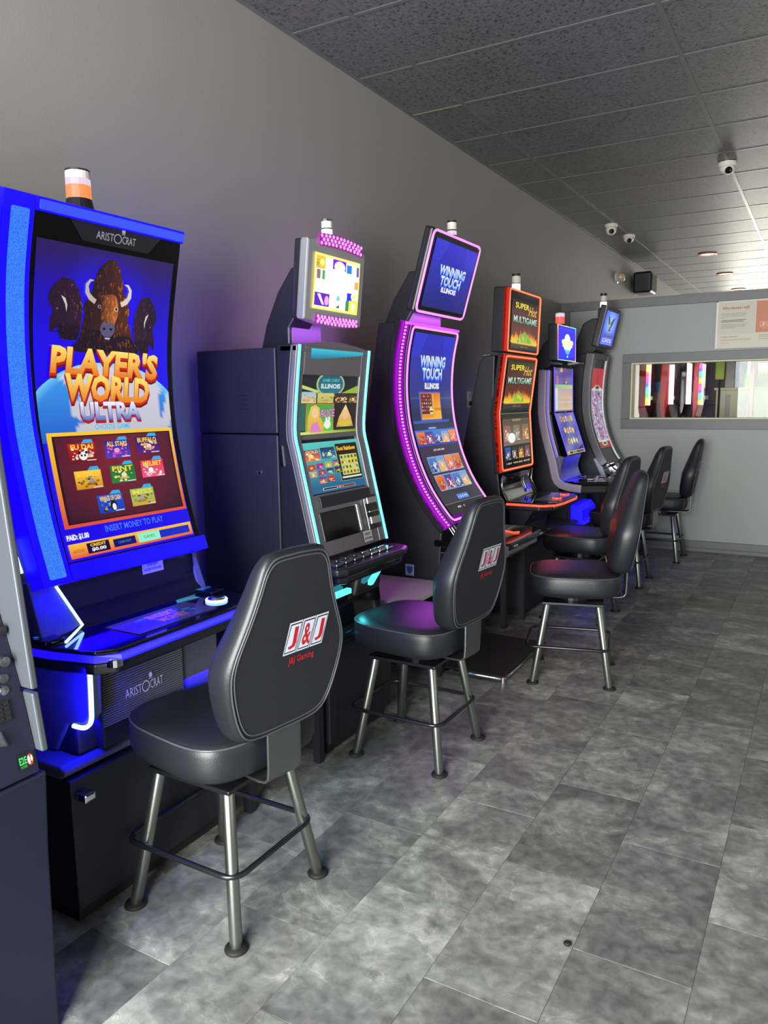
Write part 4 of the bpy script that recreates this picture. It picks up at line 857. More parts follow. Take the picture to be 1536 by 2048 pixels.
    A.rect(.24, .5, .425, .445, C(230, 150, 40)); A.text('TRIPLE COIN TREASURES', .63, .40, .14, .012, C(90, 50, 10), bold=.02)
    A.L = 2; A.rect(.34, .52, .498, .508, C(120, 170, 220)); A.grid(.0, 1, .512, .60, 4, 2, lambda u, v: mix(C(60, 130, 240), C(20, 40, 150), (v - .5) * 9))
    A.L = 3
    for k in range(5): tile_pic(A, .03 + .195 * k, .21 + .195 * k, .522, .588, 60 + k, CARDS[k % 5])
    A.text('SELECT A GAME TO BEGIN', .46, .625, .26, .009, C(230, 230, 240), bold=.02)
    for r_ in range(2):
        for k in range(4):
            u = .12 + .205 * k; v = .665 + .105 * r_; A.L = 3; A.rect(u - .01, u + .185, v - .006, v + .087, C(140, 170, 220)); A.L = 4; tile_pic(A, u, u + .175, v, v + .081, 70 + r_ * 4 + k, CARDS[(k + 2 + r_ * 3) % 5])
    A.L = 3; A.rect(.38, .66, .893, .925, C(70, 130, 210)); A.rect(.0, 1.0, .935, .938, C(120, 120, 140)); A.rect(.0, 1.0, .94, 1.0, C(24, 22, 30)); A.L = 4; A.text('$0.00', .28, .965, .08, .012, C(230, 230, 240), bold=.03); A.text('0', .4, .965, .03, .012, C(230, 160, 150), bold=.03); A.text('1 2 3 4 5', .52, .91, .24, .012, C(220, 230, 250), bold=.03)
    A.done('screen_image', bz, MATS['screen_image'])
    # sill, deck
    G().prism([(-1.715, 0.80), (-1.66, 0.78), (-1.60, 0.70), (-1.75, 0.70)], y0 + 0.03, y1 - 0.03).obj('sill', 'black_gloss', t, bevel=0.004)
    for y in (y0 + 0.07, y1 - 0.05): G().tube([(-1.655, y, 0.785), (-1.60, y, 0.712)], 0.005, 6).obj('trim_bar', 'chrome', t)
    dk = [(-1.74, 3.53), (-1.40, 3.53), (-1.345, 3.60), (-1.345, 4.08), (-1.40, 4.16), (-1.74, 4.16)]
    deck = G().prism(dk, 0.675, 0.712, 'z').obj('button_deck', 'black_gloss', t, bevel=0.008)
    G().prism([(x - 0.02, 3.845 + (y - 3.845) * .96) for x, y in dk], 0.64, 0.677, 'z').obj('deck_base', 'chrome', t, bevel=0.008)
    G().box(-1.40, -1.352, 3.522, 3.60, 0.645, 0.70).obj('corner_plate', 'silver_plastic', deck, bevel=0.006)
    for y in (3.66, 3.69, 4.06, 4.09): G().lathe([(0, 0), (0.008, 0), (0.006, 0.006), (0, 0.007)], (-1.346, y, 0.69), 10, 'x').obj('bolt', 'chrome', deck)
    G().box(-1.60, -1.54, 3.56, 3.86, 0.712, 0.72).obj('light_strip', 'led_red', deck, bevel=0.003)
    G().box(-1.46, -1.40, 3.545, 3.62, 0.712, 0.722).obj('light_strip', 'led_red', deck, bevel=0.003)
    G().tube([(-1.50, 3.93, 0.716), (-1.44, 3.90, 0.716), (-1.42, 3.93, 0.716)], 0.005, 6).obj('light_strip', 'led_red', deck)
    G().lathe([(0, 0), (0.03, 0), (0.03, 0.012), (0.02, 0.018), (0, 0.02)], (-1.56, 3.90, 0.712), 20).obj('spin_button', 'chrome', deck, smooth=True)
    def PD(u, v, off=0.0): return Vector((-1.525 + 0.1 * v, 3.62 + 0.25 * u, 0.713 + off))
    A = Art(PD, .25, .1); A.grid(0, 1, 0, 1, 6, 3, lambda u, v: mix(C(60, 40, 44), C(110, 80, 74), u)); A.L = 1
    for k in range(10): A.rect(.06 + .09 * k, .12 + .09 * k, .3, .6, C(170, 160, 160))
    A.done('deck_screen', deck, MATS['dim_screen'])
    # top box
    G().prism([(-2.05, 1.825), (-1.99, 1.95), (-1.90, 2.08), (-1.86, 2.08), (-1.87, 1.90), (-1.92, 1.825)], 3.58, 3.90).obj('neck', 'black_plastic', t, bevel=0.006)
    G().box(-1.99, -1.885, 3.60, 3.92, 1.822, 1.90).obj('neck', 'purple_lit_tint', t)  # plate tinted purple in place of the LED light on it
    Hs = Surf([(-1.728, 2.268), (-1.785, 2.07), (-1.842, 1.870)], y0, 4.12)
    q = G(); Hs.slab(q, 0, 1, 0, 1, -0.05, -0.002); tb = q.obj('top_box', 'black_plastic', t, bevel=0.012)
    q = G(); Hs.slab(q, 0, 1, 0, 1, -0.035, -0.012); q.obj('glow_channel', 'purple_halo', tb, bevel=0.012)  # LED halo round the top box, set as emission
    G().tube(Hs.frame_path(.02, .98, .02, .98, 0.001, .05, 8), 0.0065, 8, closed=True).obj('light_outline', 'led_pink', tb, smooth=True)
    q = G(); Hs.slab(q, .045, .955, .05, .95, -0.002, 0.004); q.obj('screen', 'screen_black', tb)
    P, W, H = sub(Hs, .075, .93, .10, .91, 0.005); A = Art(P, W, H); winning(A); A.done('screen_image', tb, MATS['screen_image'])
    beacon(t, -1.78, 3.84, 2.265, 0.025, [(0.022, 'lamp_pinkwhite'), (0.006, 'black_plastic'), (0.036, 'white_plastic'), (0.010, 'black_plastic')], 0.02)
    def PS(u, v, off=0.0): return Vector((-1.912 + 0.052 * u, y0 + 0.0195 - off, 0.568 - 0.062 * v))
    A = Art(PS, .052, .062); A.rect(0, 1, 0, 1, C(180, 184, 200)); A.L = 1
    A.poly([(.5, .88), (.2, .62), (.14, .3), (.3, .14), (.5, .24), (.7, .14), (.86, .3), (.8, .62)], C(30, 96, 170)); A.done('sticker', t, MATS['print'], 'white sticker with a blue heart')
    pu = (0.62, 0.08, 1.0)
    strip('arc_light', (-1.945, 3.512, 1.8), (-1.955, 3.512, 1.2), (-.6, -.8, 0), .03, 1.6, pu); strip('arc_light', (-1.86, 3.512, 1.05), (-1.68, 3.512, .80), (.25, -.8, -.5), .03, 1.0, pu); strip('top_light', (-1.845, 3.55, 1.863), (-1.845, 4.0, 1.863), (-.5, 0, -.85), .02, .35, pu); strip('top_light', (-1.80, 3.512, 2.2), (-1.86, 3.512, 1.9), (-.8, -.6, 0), .02, .8, pu)
machine_purple()

# ---- fourth machine: red outlines, two stacked screens and a tall top box
def superhot(A):
    A.grid(0, 1, 0, 1, 6, 10, lambda u, v: mix(C(34, 24, 28), C(110, 36, 30), min(1, v * 1.2))); A.L = 1
    A.rect(0, 1, .92, 1, C(40, 36, 38)); A.rect(0, .03, 0, .92, C(70, 50, 40))
    R = random.Random(4)
    A.L = 2
    for k in range(26):
        u = .03 + .94 * k / 25; h_ = .1 + .14 * (1 - abs(u - .5) * 1.6) + R.uniform(0, .1); A.poly([(u - .04, .88), (u + .045, .88), (u + R.uniform(-.02, .02), .88 - h_)], lambda a, b: mix(C(230, 210, 50), C(220, 90, 30), (.88 - b) * 4.5))
    A.L = 3; A.poly([(.2, .88), (.36, .7), (.5, .62), (.64, .7), (.8, .88)], lambda a, b: mix(C(90, 170, 50), C(190, 190, 50), (b - .62) * 3)); A.L = 4
    for k in range(9): A.ell(.26 + .06 * k, .86 - .12 * (1 - abs(k - 4) / 4.5), .035, .05, random.choice([C(210, 200, 60), C(90, 180, 70), C(150, 190, 60)]), 8)
    A.rect(.03, .97, .865, .895, C(214, 200, 50))
    A.L = 5; A.text('SUPER', .36, .12, .50, .11, C(60, 20, 10), bold=.06); A.L = 6; A.text('SUPER', .36, .115, .50, .11, C(250, 226, 50), bold=.02); A.text('Hot', .78, .18, .3, .2, C(250, 190, 80), bold=.0, shear=.3)
    A.L = 5; A.text('MULTIGAME', .5, .40, .88, .13, C(30, 60, 50), bold=.06); A.L = 6; A.text('MULTIGAME', .5, .395, .88, .13, lambda a, b: mix(C(220, 236, 220), C(90, 170, 150), .5 + b), bold=.02)
    A.text('play now', .5, .95, .3, .025, C(200, 160, 70), bold=.01)
def machine_red():
    t = machine('slot machine outlined in orange-red light with two stacked screens and a tall top screen', -1.8, 5.03)
    y0, y1 = 4.72, 5.34
    stand(t, y0 + 0.01, y1 - 0.02, -1.66, 0.46)
    G().prism([(-2.29, 0.46), (-2.16, 0.90), (-2.0, 1.66), (-1.96, 1.712), (-1.89, 1.712), (-1.90, 1.34), (-1.86, 0.93), (-1.84, 0.76), (-1.78, 0.46)], y0 + 0.012, y1 - 0.012).obj('cabinet', 'black_panel', t, bevel=0.008)
    G().box(-1.975, -1.93, y0 + 0.03, y0 + 0.10, 1.709, 1.716).obj('label_plate', 'silver_plastic', t)
    T = Surf([(-1.795, 2.133), (-1.803, 1.94), (-1.812, 1.728)], y0, y1); M = Surf([(-1.814, 1.718), (-1.862, 1.338)], y0, y1); L = Surf([(-1.862, 1.336), (-1.834, 0.945)], y0, y1)
    q = G(); T.slab(q, 0.0, 1, 0, 1, -0.10, -0.006); tb = q.obj('top_box', 'black_plastic', t, bevel=0.006)
    def edge(S, par, v0=.012, v1=.988):
        q = G(); S.slab(q, 0, .062, v0, v1, -0.03, 0.004); S.slab(q, .062, 1, v0, v0 + .03, -0.03, 0.0, 2); S.slab(q, .97, 1, v0, v1, -0.03, 0.0); S.slab(q, .062, 1, v1 - .03, v1, -0.03, 0.0, 2)
        q.obj('glow_channel', 'led_red_soft', par, bevel=0.004)
        G().tube(S.frame_path(.03, .985, v0 + .012, v1 - .012, 0.004, .03, 8), 0.0055, 8, closed=True).obj('light_outline', 'led_orange', par, smooth=True)
        q = G(); S.slab(q, .062, .97, v0 + .03, v1 - .03, -0.03, 0.001); return q.obj('screen', 'screen_black', par)
    s1 = edge(T, tb); P, W, H = sub(T, .11, .93, .16, .93, 0.002); A = Art(P, W, H); superhot(A); A.done('screen_image', s1, MATS['screen_image'])
    # the pair of body screens share one bent outline
    B = Surf([(-1.814, 1.724), (-1.838, 1.53), (-1.8615, 1.342), (-1.8615, 1.332), (-1.848, 1.14), (-1.834, 0.945)], y0, y1, smooth=False)
    q = G(); B.slab(q, 0.0, 1, 0, 1, -0.05, -0.006); bd = q.obj('screen_housing', 'black_plastic', t, bevel=0.004)
    s2 = edge(B, bd)
    P, W, H = sub(M, .11, .93, .12, .92, 0.002); A = Art(P, W, H); superhot(A); A.done('screen_image', s2, MATS['screen_image'])
    q = G(); L.slab(q, .06, .97, -.0, .012, 0.0, 0.006, 1); q.obj('seam_bar', 'chrome', bd)
    P, W, H = sub(L, .09, .95, .06, .93, 0.002); A = Art(P, W, H)
    A.grid(0, 1, 0, 1, 4, 6, C(18, 14, 18)); A.L = 1; A.grid(.02, .98, .04, .56, 5, 5, lambda u, v: mix(C(70, 52, 50), C(150, 130, 110), v)); A.L = 2; A.rect(.36, .66, .05, .09, C(160, 150, 130)); A.rect(.04, .32, .06, .07, C(120, 90, 80)); A.rect(.7, .96, .06, .07, C(120, 90, 80))
    A.L = 3; A.text('SELECT A GAME', .51, .07, .26, .026, C(50, 40, 36), bold=.02)
    for k in range(3): tile_pic(A, .04 + .33 * k, .28 + .33 * k, .17, .48, 90 + k, [(C(140, 90, 80), C(170, 130, 110), C(230, 190, 190)), (C(120, 110, 90), C(150, 130, 90), C(170, 180, 200)), (C(130, 100, 60), C(180, 120, 70), C(240, 200, 130))][k])
    A.L = 5; A.ell(.30, .42, .13, .10, C(240, 250, 236), 14); A.L = 3
    for k in range(4): tile_pic(A, .05 + .235 * k, .24 + .235 * k, .60, .84, 95 + k, [(C(40, 90, 170), C(40, 60, 110), C(230, 190, 110)), (C(30, 30, 50), C(90, 60, 50), C(230, 220, 210)), (C(60, 40, 30), C(190, 130, 40), C(240, 190, 80)), (C(90, 60, 70), C(140, 90, 90), C(190, 130, 120))][k])
    A.rect(.0, 1, .875, .955, C(10, 8, 10)); A.L = 4; A.text('1 CENT   TOTAL $0.00   MAX BET', .5, .915, .86, .032, C(226, 214, 150), bold=.03)
    A.done('screen_image', s2, MATS['screen_image'])
    SP = Surf([(-1.835, 0.935), (-1.846, 0.86), (-1.80, 0.765)], y0 + 0.02, y1 - 0.02)
    q = G(); SP.slab(q, 0, 1, 0, 1, -0.03, 0); sp = q.obj('sloping_panel', 'black_gloss', t)
    for y in (y0 + 0.02, y1 - 0.02): G().tube([(-1.83, y, 0.938), (-1.838, y, 0.86), (-1.79, y, 0.765)], 0.006, 6).obj('trim_bar', 'chrome', t, smooth=True)
    ba = G(); SP.slab(ba, .72, .92, .25, .75, 0.0, 0.010, 3); ba = ba.obj('bill_acceptor', 'gunmetal', sp, bevel=0.003)
    q = G(); SP.slab(q, .74, .80, .60, .85, 0.014, 0.02, 2); q.obj('slot_light', 'led_blue', ba)
    dk = [(-1.80, 4.73), (-1.56, 4.73), (-1.49, 4.80), (-1.475, 4.92), (-1.475, 5.20), (-1.50, 5.30), (-1.56, 5.345), (-1.80, 5.345)]
    deck = G().prism(dk, 0.74, 0.765, 'z').obj('button_deck', 'black_gloss', t, bevel=0.004)
    G().prism([(x - 0.02, 5.035 + (y - 5.035) * .96) for x, y in dk], 0.71, 0.74, 'z').obj('deck_base', 'black_plastic', t, bevel=0.008)
    G().tube([(x, y, 0.748) for x, y in dk], 0.008, 8).obj('edge_light', 'led_red', deck, smooth=True)
    for y, x in ((5.0, -1.545), (5.22, -1.56)):
        b = G().lathe([(0.026, 0), (0.032, 0.003), (0.032, 0.01), (0.026, 0.01)], (x, y, 0.765), 20).obj('spin_button', 'led_red', deck)
        G().lathe([(0, 0), (0.025, 0), (0.022, 0.012), (0, 0.013)], (x, y, 0.765), 20).obj('button_cap', 'grey_plastic', b)
    def PD(u, v, off=0.0): return Vector((-1.66 + 0.15 * v, 4.86 + 0.44 * u, 0.766 + off))
    A = Art(PD, .44, .15); A.grid(0, 1, 0, 1, 8, 3, lambda u, v: mix(C(60, 56, 60), C(70, 60, 190), max(0, u * 1.6 - .6))); A.done('deck_screen', deck, MATS['dim_screen'])
    G().prism([(-1.80, 0.46), (-1.80, 0.72), (-1.62, 0.715), (-1.70, 0.60), (-1.72, 0.46)], y0 + 0.05, y1 - 0.05).obj('belly', 'black_plastic', t, bevel=0.01)
    G().lathe([(0, 0), (0.012, 0), (0.012, 0.006), (0, 0.008)], (-1.665, 4.86, 0.665), 12, 'x').obj('lock', 'chrome', t)
    beacon(t, -1.85, 5.0, 2.125, 0.028, [(0.042, 'led_white_warm'), (0.004, 'black_plastic'), (0.045, 'clear_plastic'), (0.016, 'black_plastic')], 0.016)
    rd = (1.0, 0.12, 0.05)
    strip('edge_light', (-1.83, 4.712, 1.7), (-1.86, 4.712, 1.0), (-.3, -.95, 0), .02, .6, rd); strip('edge_light', (-1.56, 4.722, .735), (-1.47, 4.9, .735), (.4, -.7, -.5), .012, .28, rd)
mat('shelf_paint', C(112, 102, 100), 0.55, var=0.1)
led('sign_light', (1.0, 0.98, 0.95), 1.6)
mat('led_red_soft', (0.06, 0.01, 0.01), 0.5, emit=(0.8, 0.015, 0.0), es=0.6, spec=0.2); mat('led_white_warm', (0.1, 0.1, 0.1), 0.3, emit=(1.0, 0.92, 0.8), es=1.5)
machine_red()

# ---- fifth machine: violet strips, rainbow-framed top screen
mat('violet_silver', C(160, 146, 168), 0.4, metal=0.2, var=0.05)
def machine_violet():
    t = machine('slot machine with violet side strips and a rainbow-edged blue top screen', -1.85, 6.15)
    y0, y1 = 5.85, 6.42
    stand(t, y0 + 0.02, y1 - 0.02, -1.66, 0.44)
    O = Surf([(-1.925, 1.650), (-1.928, 1.48), (-1.925, 1.31), (-1.895, 1.15), (-1.84, 0.96), (-1.815, 0.85), (-1.79, 0.79), (-1.72, 0.765), (-1.62, 0.755)], y0, y1)
    G().prism([(-2.28, 0.44), (-2.1, 1.0), (-2.02, 1.66), (-1.94, 1.66)] + [(x - 0.03, z) for x, z in O.p] + [(-1.72, 0.70), (-1.74, 0.44)], y0 + 0.01, y1 - 0.01).obj('cabinet', 'black_panel', t, bevel=0.006)
    for a, b in ((0.0, 0.07), (0.93, 1.0)):
        q = G(); O.slab(q, a, b, 0, 1, -0.05, 0.012); q.obj('side_rail', 'violet_silver', t, bevel=0.006)
    for a, b in ((0.07, 0.115), (0.885, 0.93)):
        q = G(); O.slab(q, a, b, 0, .66, -0.03, 0.006); q.obj('light_strip', 'led_violet', t, bevel=0.003)
    for a, b in ((0.115, 0.16), (0.84, 0.885)):
        q = G(); O.slab(q, a, b, 0, .66, -0.03, 0.022); q.obj('inner_rail', 'violet_silver', t, bevel=0.004)
    U = Surf([(-1.876, 1.672), (-1.866, 1.322)], y0 + 0.05, y1 - 0.0); D = Surf([(-1.866, 1.316), (-1.752, 0.985)], y0 + 0.05, y1 + 0.0)
    for S in (U, D):
        q = G(); S.slab(q, 0.05, 1, 0, 1, -0.06, 0); sc = q.obj('screen', 'screen_black', t, bevel=0.003)
        G().tube([S(.055, 0, .002), S(.055, 1, .002)], 0.004, 6).obj('light_strip', 'led_violet', sc); G().tube([S(.992, 0, .002), S(.992, 1, .002)], 0.005, 6).obj('light_strip', 'led_violet', sc)
        P, W, H = sub(S, .08, .98, .01, .985, 0.001); A = Art(P, W, H)
        if S is U:
            A.grid(0, 1, 0, 1, 6, 8, lambda u, v: mix(C(64, 44, 150), C(130, 120, 190), v)); A.L = 1; A.rect(0, 1, 0, .06, C(70, 60, 110)); A.poly([(.42, .36), (.5, .1), (.58, .16), (.66, .36)], C(90, 60, 110)); A.ell(.62, .33, .04, .03, C(250, 230, 150), 8); A.rect(0, 1, .38, .47, lambda u, v: mix(C(130, 190, 120), C(180, 200, 130), u)); A.ell(.36, .04, .08, .05, C(255, 190, 90), 12)
            A.grid(.14, 1, .47, .97, 6, 6, lambda u, v: mix(C(140, 120, 190), C(210, 190, 150), v)); A.rect(0, .14, .47, .97, C(200, 214, 220)); A.L = 2
            for k in range(8): A.rect(.05, .2, .18 + .024 * k, .19 + .024 * k, C(220, 130, 110))
            for k in range(7): A.rect(.22, .95, .56 + .055 * k, .575 + .055 * k, random.choice([C(214, 170, 110), C(230, 200, 150), C(190, 160, 180)]))
            A.poly([(.5, .9), (.62, .52), (.72, .9)], C(200, 170, 140))
        else:
            A.grid(0, 1, 0, 1, 6, 8, lambda u, v: mix(C(60, 70, 170), C(110, 110, 170), .5 + .5 * math.sin(u * 9 + v * 7))); A.L = 1
            for r_, (v, n, c) in enumerate(((.14, 5, C(200, 150, 90)), (.42, 4, C(220, 180, 90)), (.68, 4, C(190, 170, 60)))):
                for k in range(n): A.ell(.2 + .15 * k + .04 * r_, v + .02 * (k % 2), .06, .075, mix(c, (1, 1, 1), .15 * (k % 3)), 10)
            A.L = 2
            for r_, v in enumerate((.15, .43, .69)):
                for k in range(4): A.ell(.2 + .15 * k + .04 * r_, v, .025, .03, random.choice([C(240, 230, 180), C(120, 60, 60), C(60, 110, 60)]), 8)
            A.L = 1; A.poly([(1, .8), (.55, .92), (1, .92)], C(34, 24, 100)); A.rect(0, 1, .92, 1, C(220, 180, 90)); A.L = 2; A.rect(.12, .3, .935, .985, C(40, 24, 30)); A.rect(.32, .46, .935, .985, C(60, 130, 110)); A.rect(.5, .96, .935, .985, C(30, 50, 120))
        A.done('screen_image', sc, MATS['screen_image'])
    dk = [(-1.80, 5.86), (-1.62, 5.86), (-1.44, 5.95), (-1.42, 6.05), (-1.42, 6.30), (-1.46, 6.41), (-1.80, 6.41)]
    deck = G().prism(dk, 0.765, 0.79, 'z').obj('button_deck', 'black_gloss', t, bevel=0.006)
    G().prism([(x - 0.01, y) for x, y in dk], 0.70, 0.765, 'z').obj('deck_base', 'black_plastic', t, bevel=0.012)
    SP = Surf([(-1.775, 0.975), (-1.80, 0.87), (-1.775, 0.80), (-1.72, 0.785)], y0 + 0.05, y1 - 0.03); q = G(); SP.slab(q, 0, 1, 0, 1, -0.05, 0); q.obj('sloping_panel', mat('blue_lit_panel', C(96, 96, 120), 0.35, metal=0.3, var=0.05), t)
    for k, (x, y) in enumerate(((-1.70, 5.95), (-1.72, 6.24), (-1.60, 6.06), (-1.57, 6.28))):
        G().box(x - 0.025, x + 0.025, y - 0.035, y + 0.035, 0.79, 0.802).obj('button', 'led_blue' if k == 0 else 'chrome', deck, bevel=0.005)
    G().box(-2.0, -1.72, y0 + 0.05, y1 - 0.05, 0.44, 0.71).obj('belly', 'black_plastic', t, bevel=0.01)
    G().prism([(-1.74, 0.445), (-1.61, 0.445), (-1.60, 0.46), (-1.625, 0.48), (-1.635, 0.56), (-1.67, 0.60), (-1.74, 0.60)], 5.93, 6.34).obj('coin_tray', mat('blue_glow_tray', C(60, 60, 150), 0.3, emit=(0.008, 0.0, 1.0), es=0.9, spec=0.2), t, bevel=0.006, label='tray with blue LED light as its own glow')  # blue LED light on the tray is set as its own emission
    T = Surf([(-1.850, 2.000), (-1.845, 1.722)], 5.90, 6.41)
    q = G(); T.slab(q, 0, 1, 0, 1, -0.07, -0.002); tb = q.obj('top_box', 'black_plastic', t, bevel=0.006)
    G().prism([(-2.05, 1.655), (-2.04, 1.76), (-1.98, 1.86), (-1.93, 1.90), (-1.91, 1.70), (-1.95, 1.655)], 5.98, 6.26).obj('neck', 'black_plastic', t, bevel=0.01)
    P, W, H = sub(T, 0, 1, 0, 1, 0.0); A = Art(P, W, H)
    A.grid(.05, .95, .04, .96, 4, 6, C(24, 10, 236)); A.L = 1; A.rect(.1, .9, .1, .13, C(50, 50, 190))
    A.L = 2; A.ell(.52, .40, .15, .17, C(220, 226, 240), 16); A.rect(.27, .78, .40, .60, C(226, 226, 206)); A.ell(.3, .47, .07, .07, C(236, 236, 210), 10); A.ell(.76, .47, .07, .07, C(236, 236, 210), 10); A.poly([(.36, .66), (.68, .66), (.58, .82), (.46, .82)], lambda u, v: mix(C(90, 190, 240), C(30, 120, 230), (v - .66) * 6)); A.ell(.52, .87, .04, .025, C(220, 230, 250), 8); A.poly([(.32, .6), (.72, .6), (.68, .67), (.36, .67)], C(240, 236, 190))
    A.L = 3; A.text('SLOTS', .52, .5, .42, .13, C(240, 200, 60), bold=.04)
    import colorsys
    A.L = 2; per = 40
    for k in range(per):
        c = colorsys.hsv_to_rgb((k * 2.2 / per) % 1, .75, 1.0); f = k / per * 4; a = f % 1; b = a + 4 / per
        if f < 1: A.rect(.015 + .97 * a, .015 + .97 * b, .012, .032, c)
        elif f < 2: A.rect(.955, .985, .012 + .976 * a, .012 + .976 * b, c)
        elif f < 3: A.rect(.985 - .97 * b, .985 - .97 * a, .968, .988, c)
        else: A.rect(.015, .045, .988 - .976 * b, .988 - .976 * a, c)
    A.done('screen_image', tb, MATS['bright_screen'])
    G().prism([(-1.91, 1.70), (-1.82, 1.715), (-1.82, 1.722), (-1.91, 1.725)], 6.40, 6.56).obj('bracket', 'silver_plastic', tb)
    beacon(t, -1.88, 6.07, 1.995, 0.035, [(0.055, 'lamp_red'), (0.025, 'lamp_pinkwhite'), (0.006, 'white_plastic')], 0.012)
    strip('violet_light', (-1.735, 5.95, .975), (-1.735, 6.38, .975), (-.15, 0, -1), .02, 1.6, (.01, .01, 1.0)); strip('violet_light', (-1.59, 5.95, .50), (-1.59, 6.32, .50), (.7, 0, -.7), .02, 1.4, (.01, .01, 1.0)); strip('violet_light', (-1.94, 5.845, 1.6), (-1.93, 5.845, 1.1), (-.3, -.95, 0), .02, .4, (.12, .06, 1.0))
machine_violet()

# ---- sixth machine: unlit grey frame round a tall curved red-and-white screen
def machine_grey():
    t = machine('slot machine with an unlit dark curved frame beside the far wall', -1.8, 7.06)
    y0, y1 = 6.80, 7.36
    stand(t, y0 + 0.02, y1 - 0.02, -1.66, 0.44)
    F = Surf([(-1.812, 1.822), (-1.838, 1.62), (-1.845, 1.42), (-1.832, 1.27), (-1.79, 1.10), (-1.725, 0.95), (-1.665, 0.855)], y0, y1)
    G().prism([(-2.28, 0.44), (-2.12, 1.0), (-1.98, 1.80), (-1.90, 1.815)] + [(x - 0.05, z) for x, z in F.p] + [(-1.70, 0.74), (-1.74, 0.44)], y0 + 0.02, y1 - 0.02).obj('cabinet', 'black_panel', t, bevel=0.006)
    for a, b in ((0, .10), (.90, 1.0)):
        q = G(); F.slab(q, a, b, 0, 1, -0.06, 0.02); q.obj('side_rail', 'gunmetal', t, bevel=0.012)
    q = G(); F.slab(q, .1, .9, .0, 1, -0.05, 0.0); sc = q.obj('screen', 'screen_black', t)
    q = G(); F.slab(q, .12, .88, .005, .055, 0.0, 0.012, 2); q.obj('top_panel', 'grey_plastic', t, bevel=0.004)
    P, W, H = sub(F, .12, .92, .13, .85, 0.001); A = Art(P, W, H)
    A.grid(0, 1, 0, 1, 4, 12, lambda u, v: mix(C(176, 30, 40), C(150, 26, 36), v)); A.L = 1; A.rect(.48, .52, .02, .22, C(120, 20, 30)); A.poly([(.1, .92), (.0, .27), (.25, .235), (.4, .205), (.6, .205), (.75, .235), (1, .27), (.92, .92)], C(200, 200, 180)); A.L = 2; A.grid(.08, .92, .27, .90, 5, 12, lambda u, v: mix(C(196, 186, 206), C(120, 110, 170), abs(math.sin(u * 12)))); A.L = 3
    R = random.Random(9)
    for k in range(90): u, v = R.uniform(.12, .88), R.uniform(.29, .88); A.ell(u, v, .045, .017, R.choice([C(190, 50, 60), C(200, 110, 120), C(60, 50, 130), C(226, 222, 226), C(90, 130, 80), C(150, 80, 110)]), 7)
    A.L = 4; A.ell(.5, .235, .16, .022, C(60, 70, 60), 12); A.ell(.5, .945, .2, .03, C(210, 210, 190), 14); A.L = 5; A.ell(.5, .945, .14, .02, C(40, 80, 60), 12)
    A.done('screen_image', sc, MATS['screen_image'])
    SP = Surf([(-1.67, 0.85), (-1.70, 0.80), (-1.62, 0.745)], y0 + 0.04, y1 - 0.04); q = G(); SP.slab(q, 0, 1, 0, 1, -0.05, 0); q.obj('sloping_panel', 'black_gloss', t)
    G().prism([(-1.79, 0.90), (-1.76, 0.91), (-1.70, 0.83), (-1.67, 0.75), (-1.71, 0.74), (-1.75, 0.82)], y0 + 0.0, y0 + 0.03).obj('side_arm', 'silver_plastic', t, bevel=0.008)
    q = G(); SP.slab(q, .7, .9, .1, .7, 0.0, 0.03, 2); q.obj('bill_acceptor', 'chrome', t, bevel=0.004)
    dk = [(-1.75, 6.81), (-1.52, 6.81), (-1.45, 6.88), (-1.45, 7.28), (-1.52, 7.35), (-1.75, 7.35)]
    deck = G().prism(dk, 0.705, 0.75, 'z').obj('button_deck', 'black_plastic', t, bevel=0.01)
    for k in range(4): G().box(-1.60, -1.55, 6.90 + 0.1 * k, 6.97 + 0.1 * k, 0.75, 0.76).obj('button', 'chrome', deck, bevel=0.004)
    G().box(-2.0, -1.72, y0 + 0.05, y1 - 0.05, 0.44, 0.71).obj('belly', 'black_plastic', t, bevel=0.01)
    T = Surf([(-1.700, 2.212), (-1.740, 2.04), (-1.778, 1.868)], y0, 7.33)
    q = G(); T.slab(q, 0, 1, 0, 1, -0.05, 0); tb = q.obj('top_box', 'black_plastic', t, bevel=0.008)
    G().tube([T(.005, .01, .001), T(.005, .99, .001)], 0.006, 6).obj('edge_trim', 'silver_plastic', tb)
    P, W, H = sub(T, .09, .91, .10, .92, 0.001); A = Art(P, W, H); A.grid(0, 1, 0, 1, 8, 8, lambda u, v: mix(C(150, 210, 250), C(50, 80, 235), min(1, math.hypot(u - .5, v - .35) * 2.0))); A.L = 1
    A.poly([(.2, .12), (.34, .18), (.47, .36), (.62, .2), (.78, .14), (.66, .36), (.56, .5), (.6, .58), (.44, .58), (.47, .48), (.3, .32)], C(60, 54, 70)); A.ell(.47, .4, .05, .06, C(220, 220, 210), 8); A.text('EAGLE', .5, .66, .55, .07, C(70, 80, 170), bold=.03); A.rect(.15, .85, .70, .76, C(90, 60, 150)); A.text('ILLINOIS', .5, .86, .7, .12, C(200, 214, 250), bold=.03); A.rect(.1, .9, .955, .965, C(190, 210, 250))
    A.done('screen_image', tb, MATS['screen_image'])
    G().prism([(-2.02, 1.80), (-2.00, 1.90), (-1.93, 2.08), (-1.86, 2.115), (-1.80, 2.12), (-1.80, 1.86), (-1.86, 1.80)], 6.90, 7.22).obj('neck', 'black_plastic', t, bevel=0.01)
    G().box(-1.81, -1.745, 6.93, 7.2, 2.10, 2.20).obj('neck', 'black_plastic', t, bevel=0.006)
    beacon(t, -1.775, 6.98, 2.20, 0.028, [(0.05, 'led_white_warm'), (0.005, 'black_plastic'), (0.045, 'clear_plastic'), (0.022, 'black_plastic')], 0.012)
machine_grey()

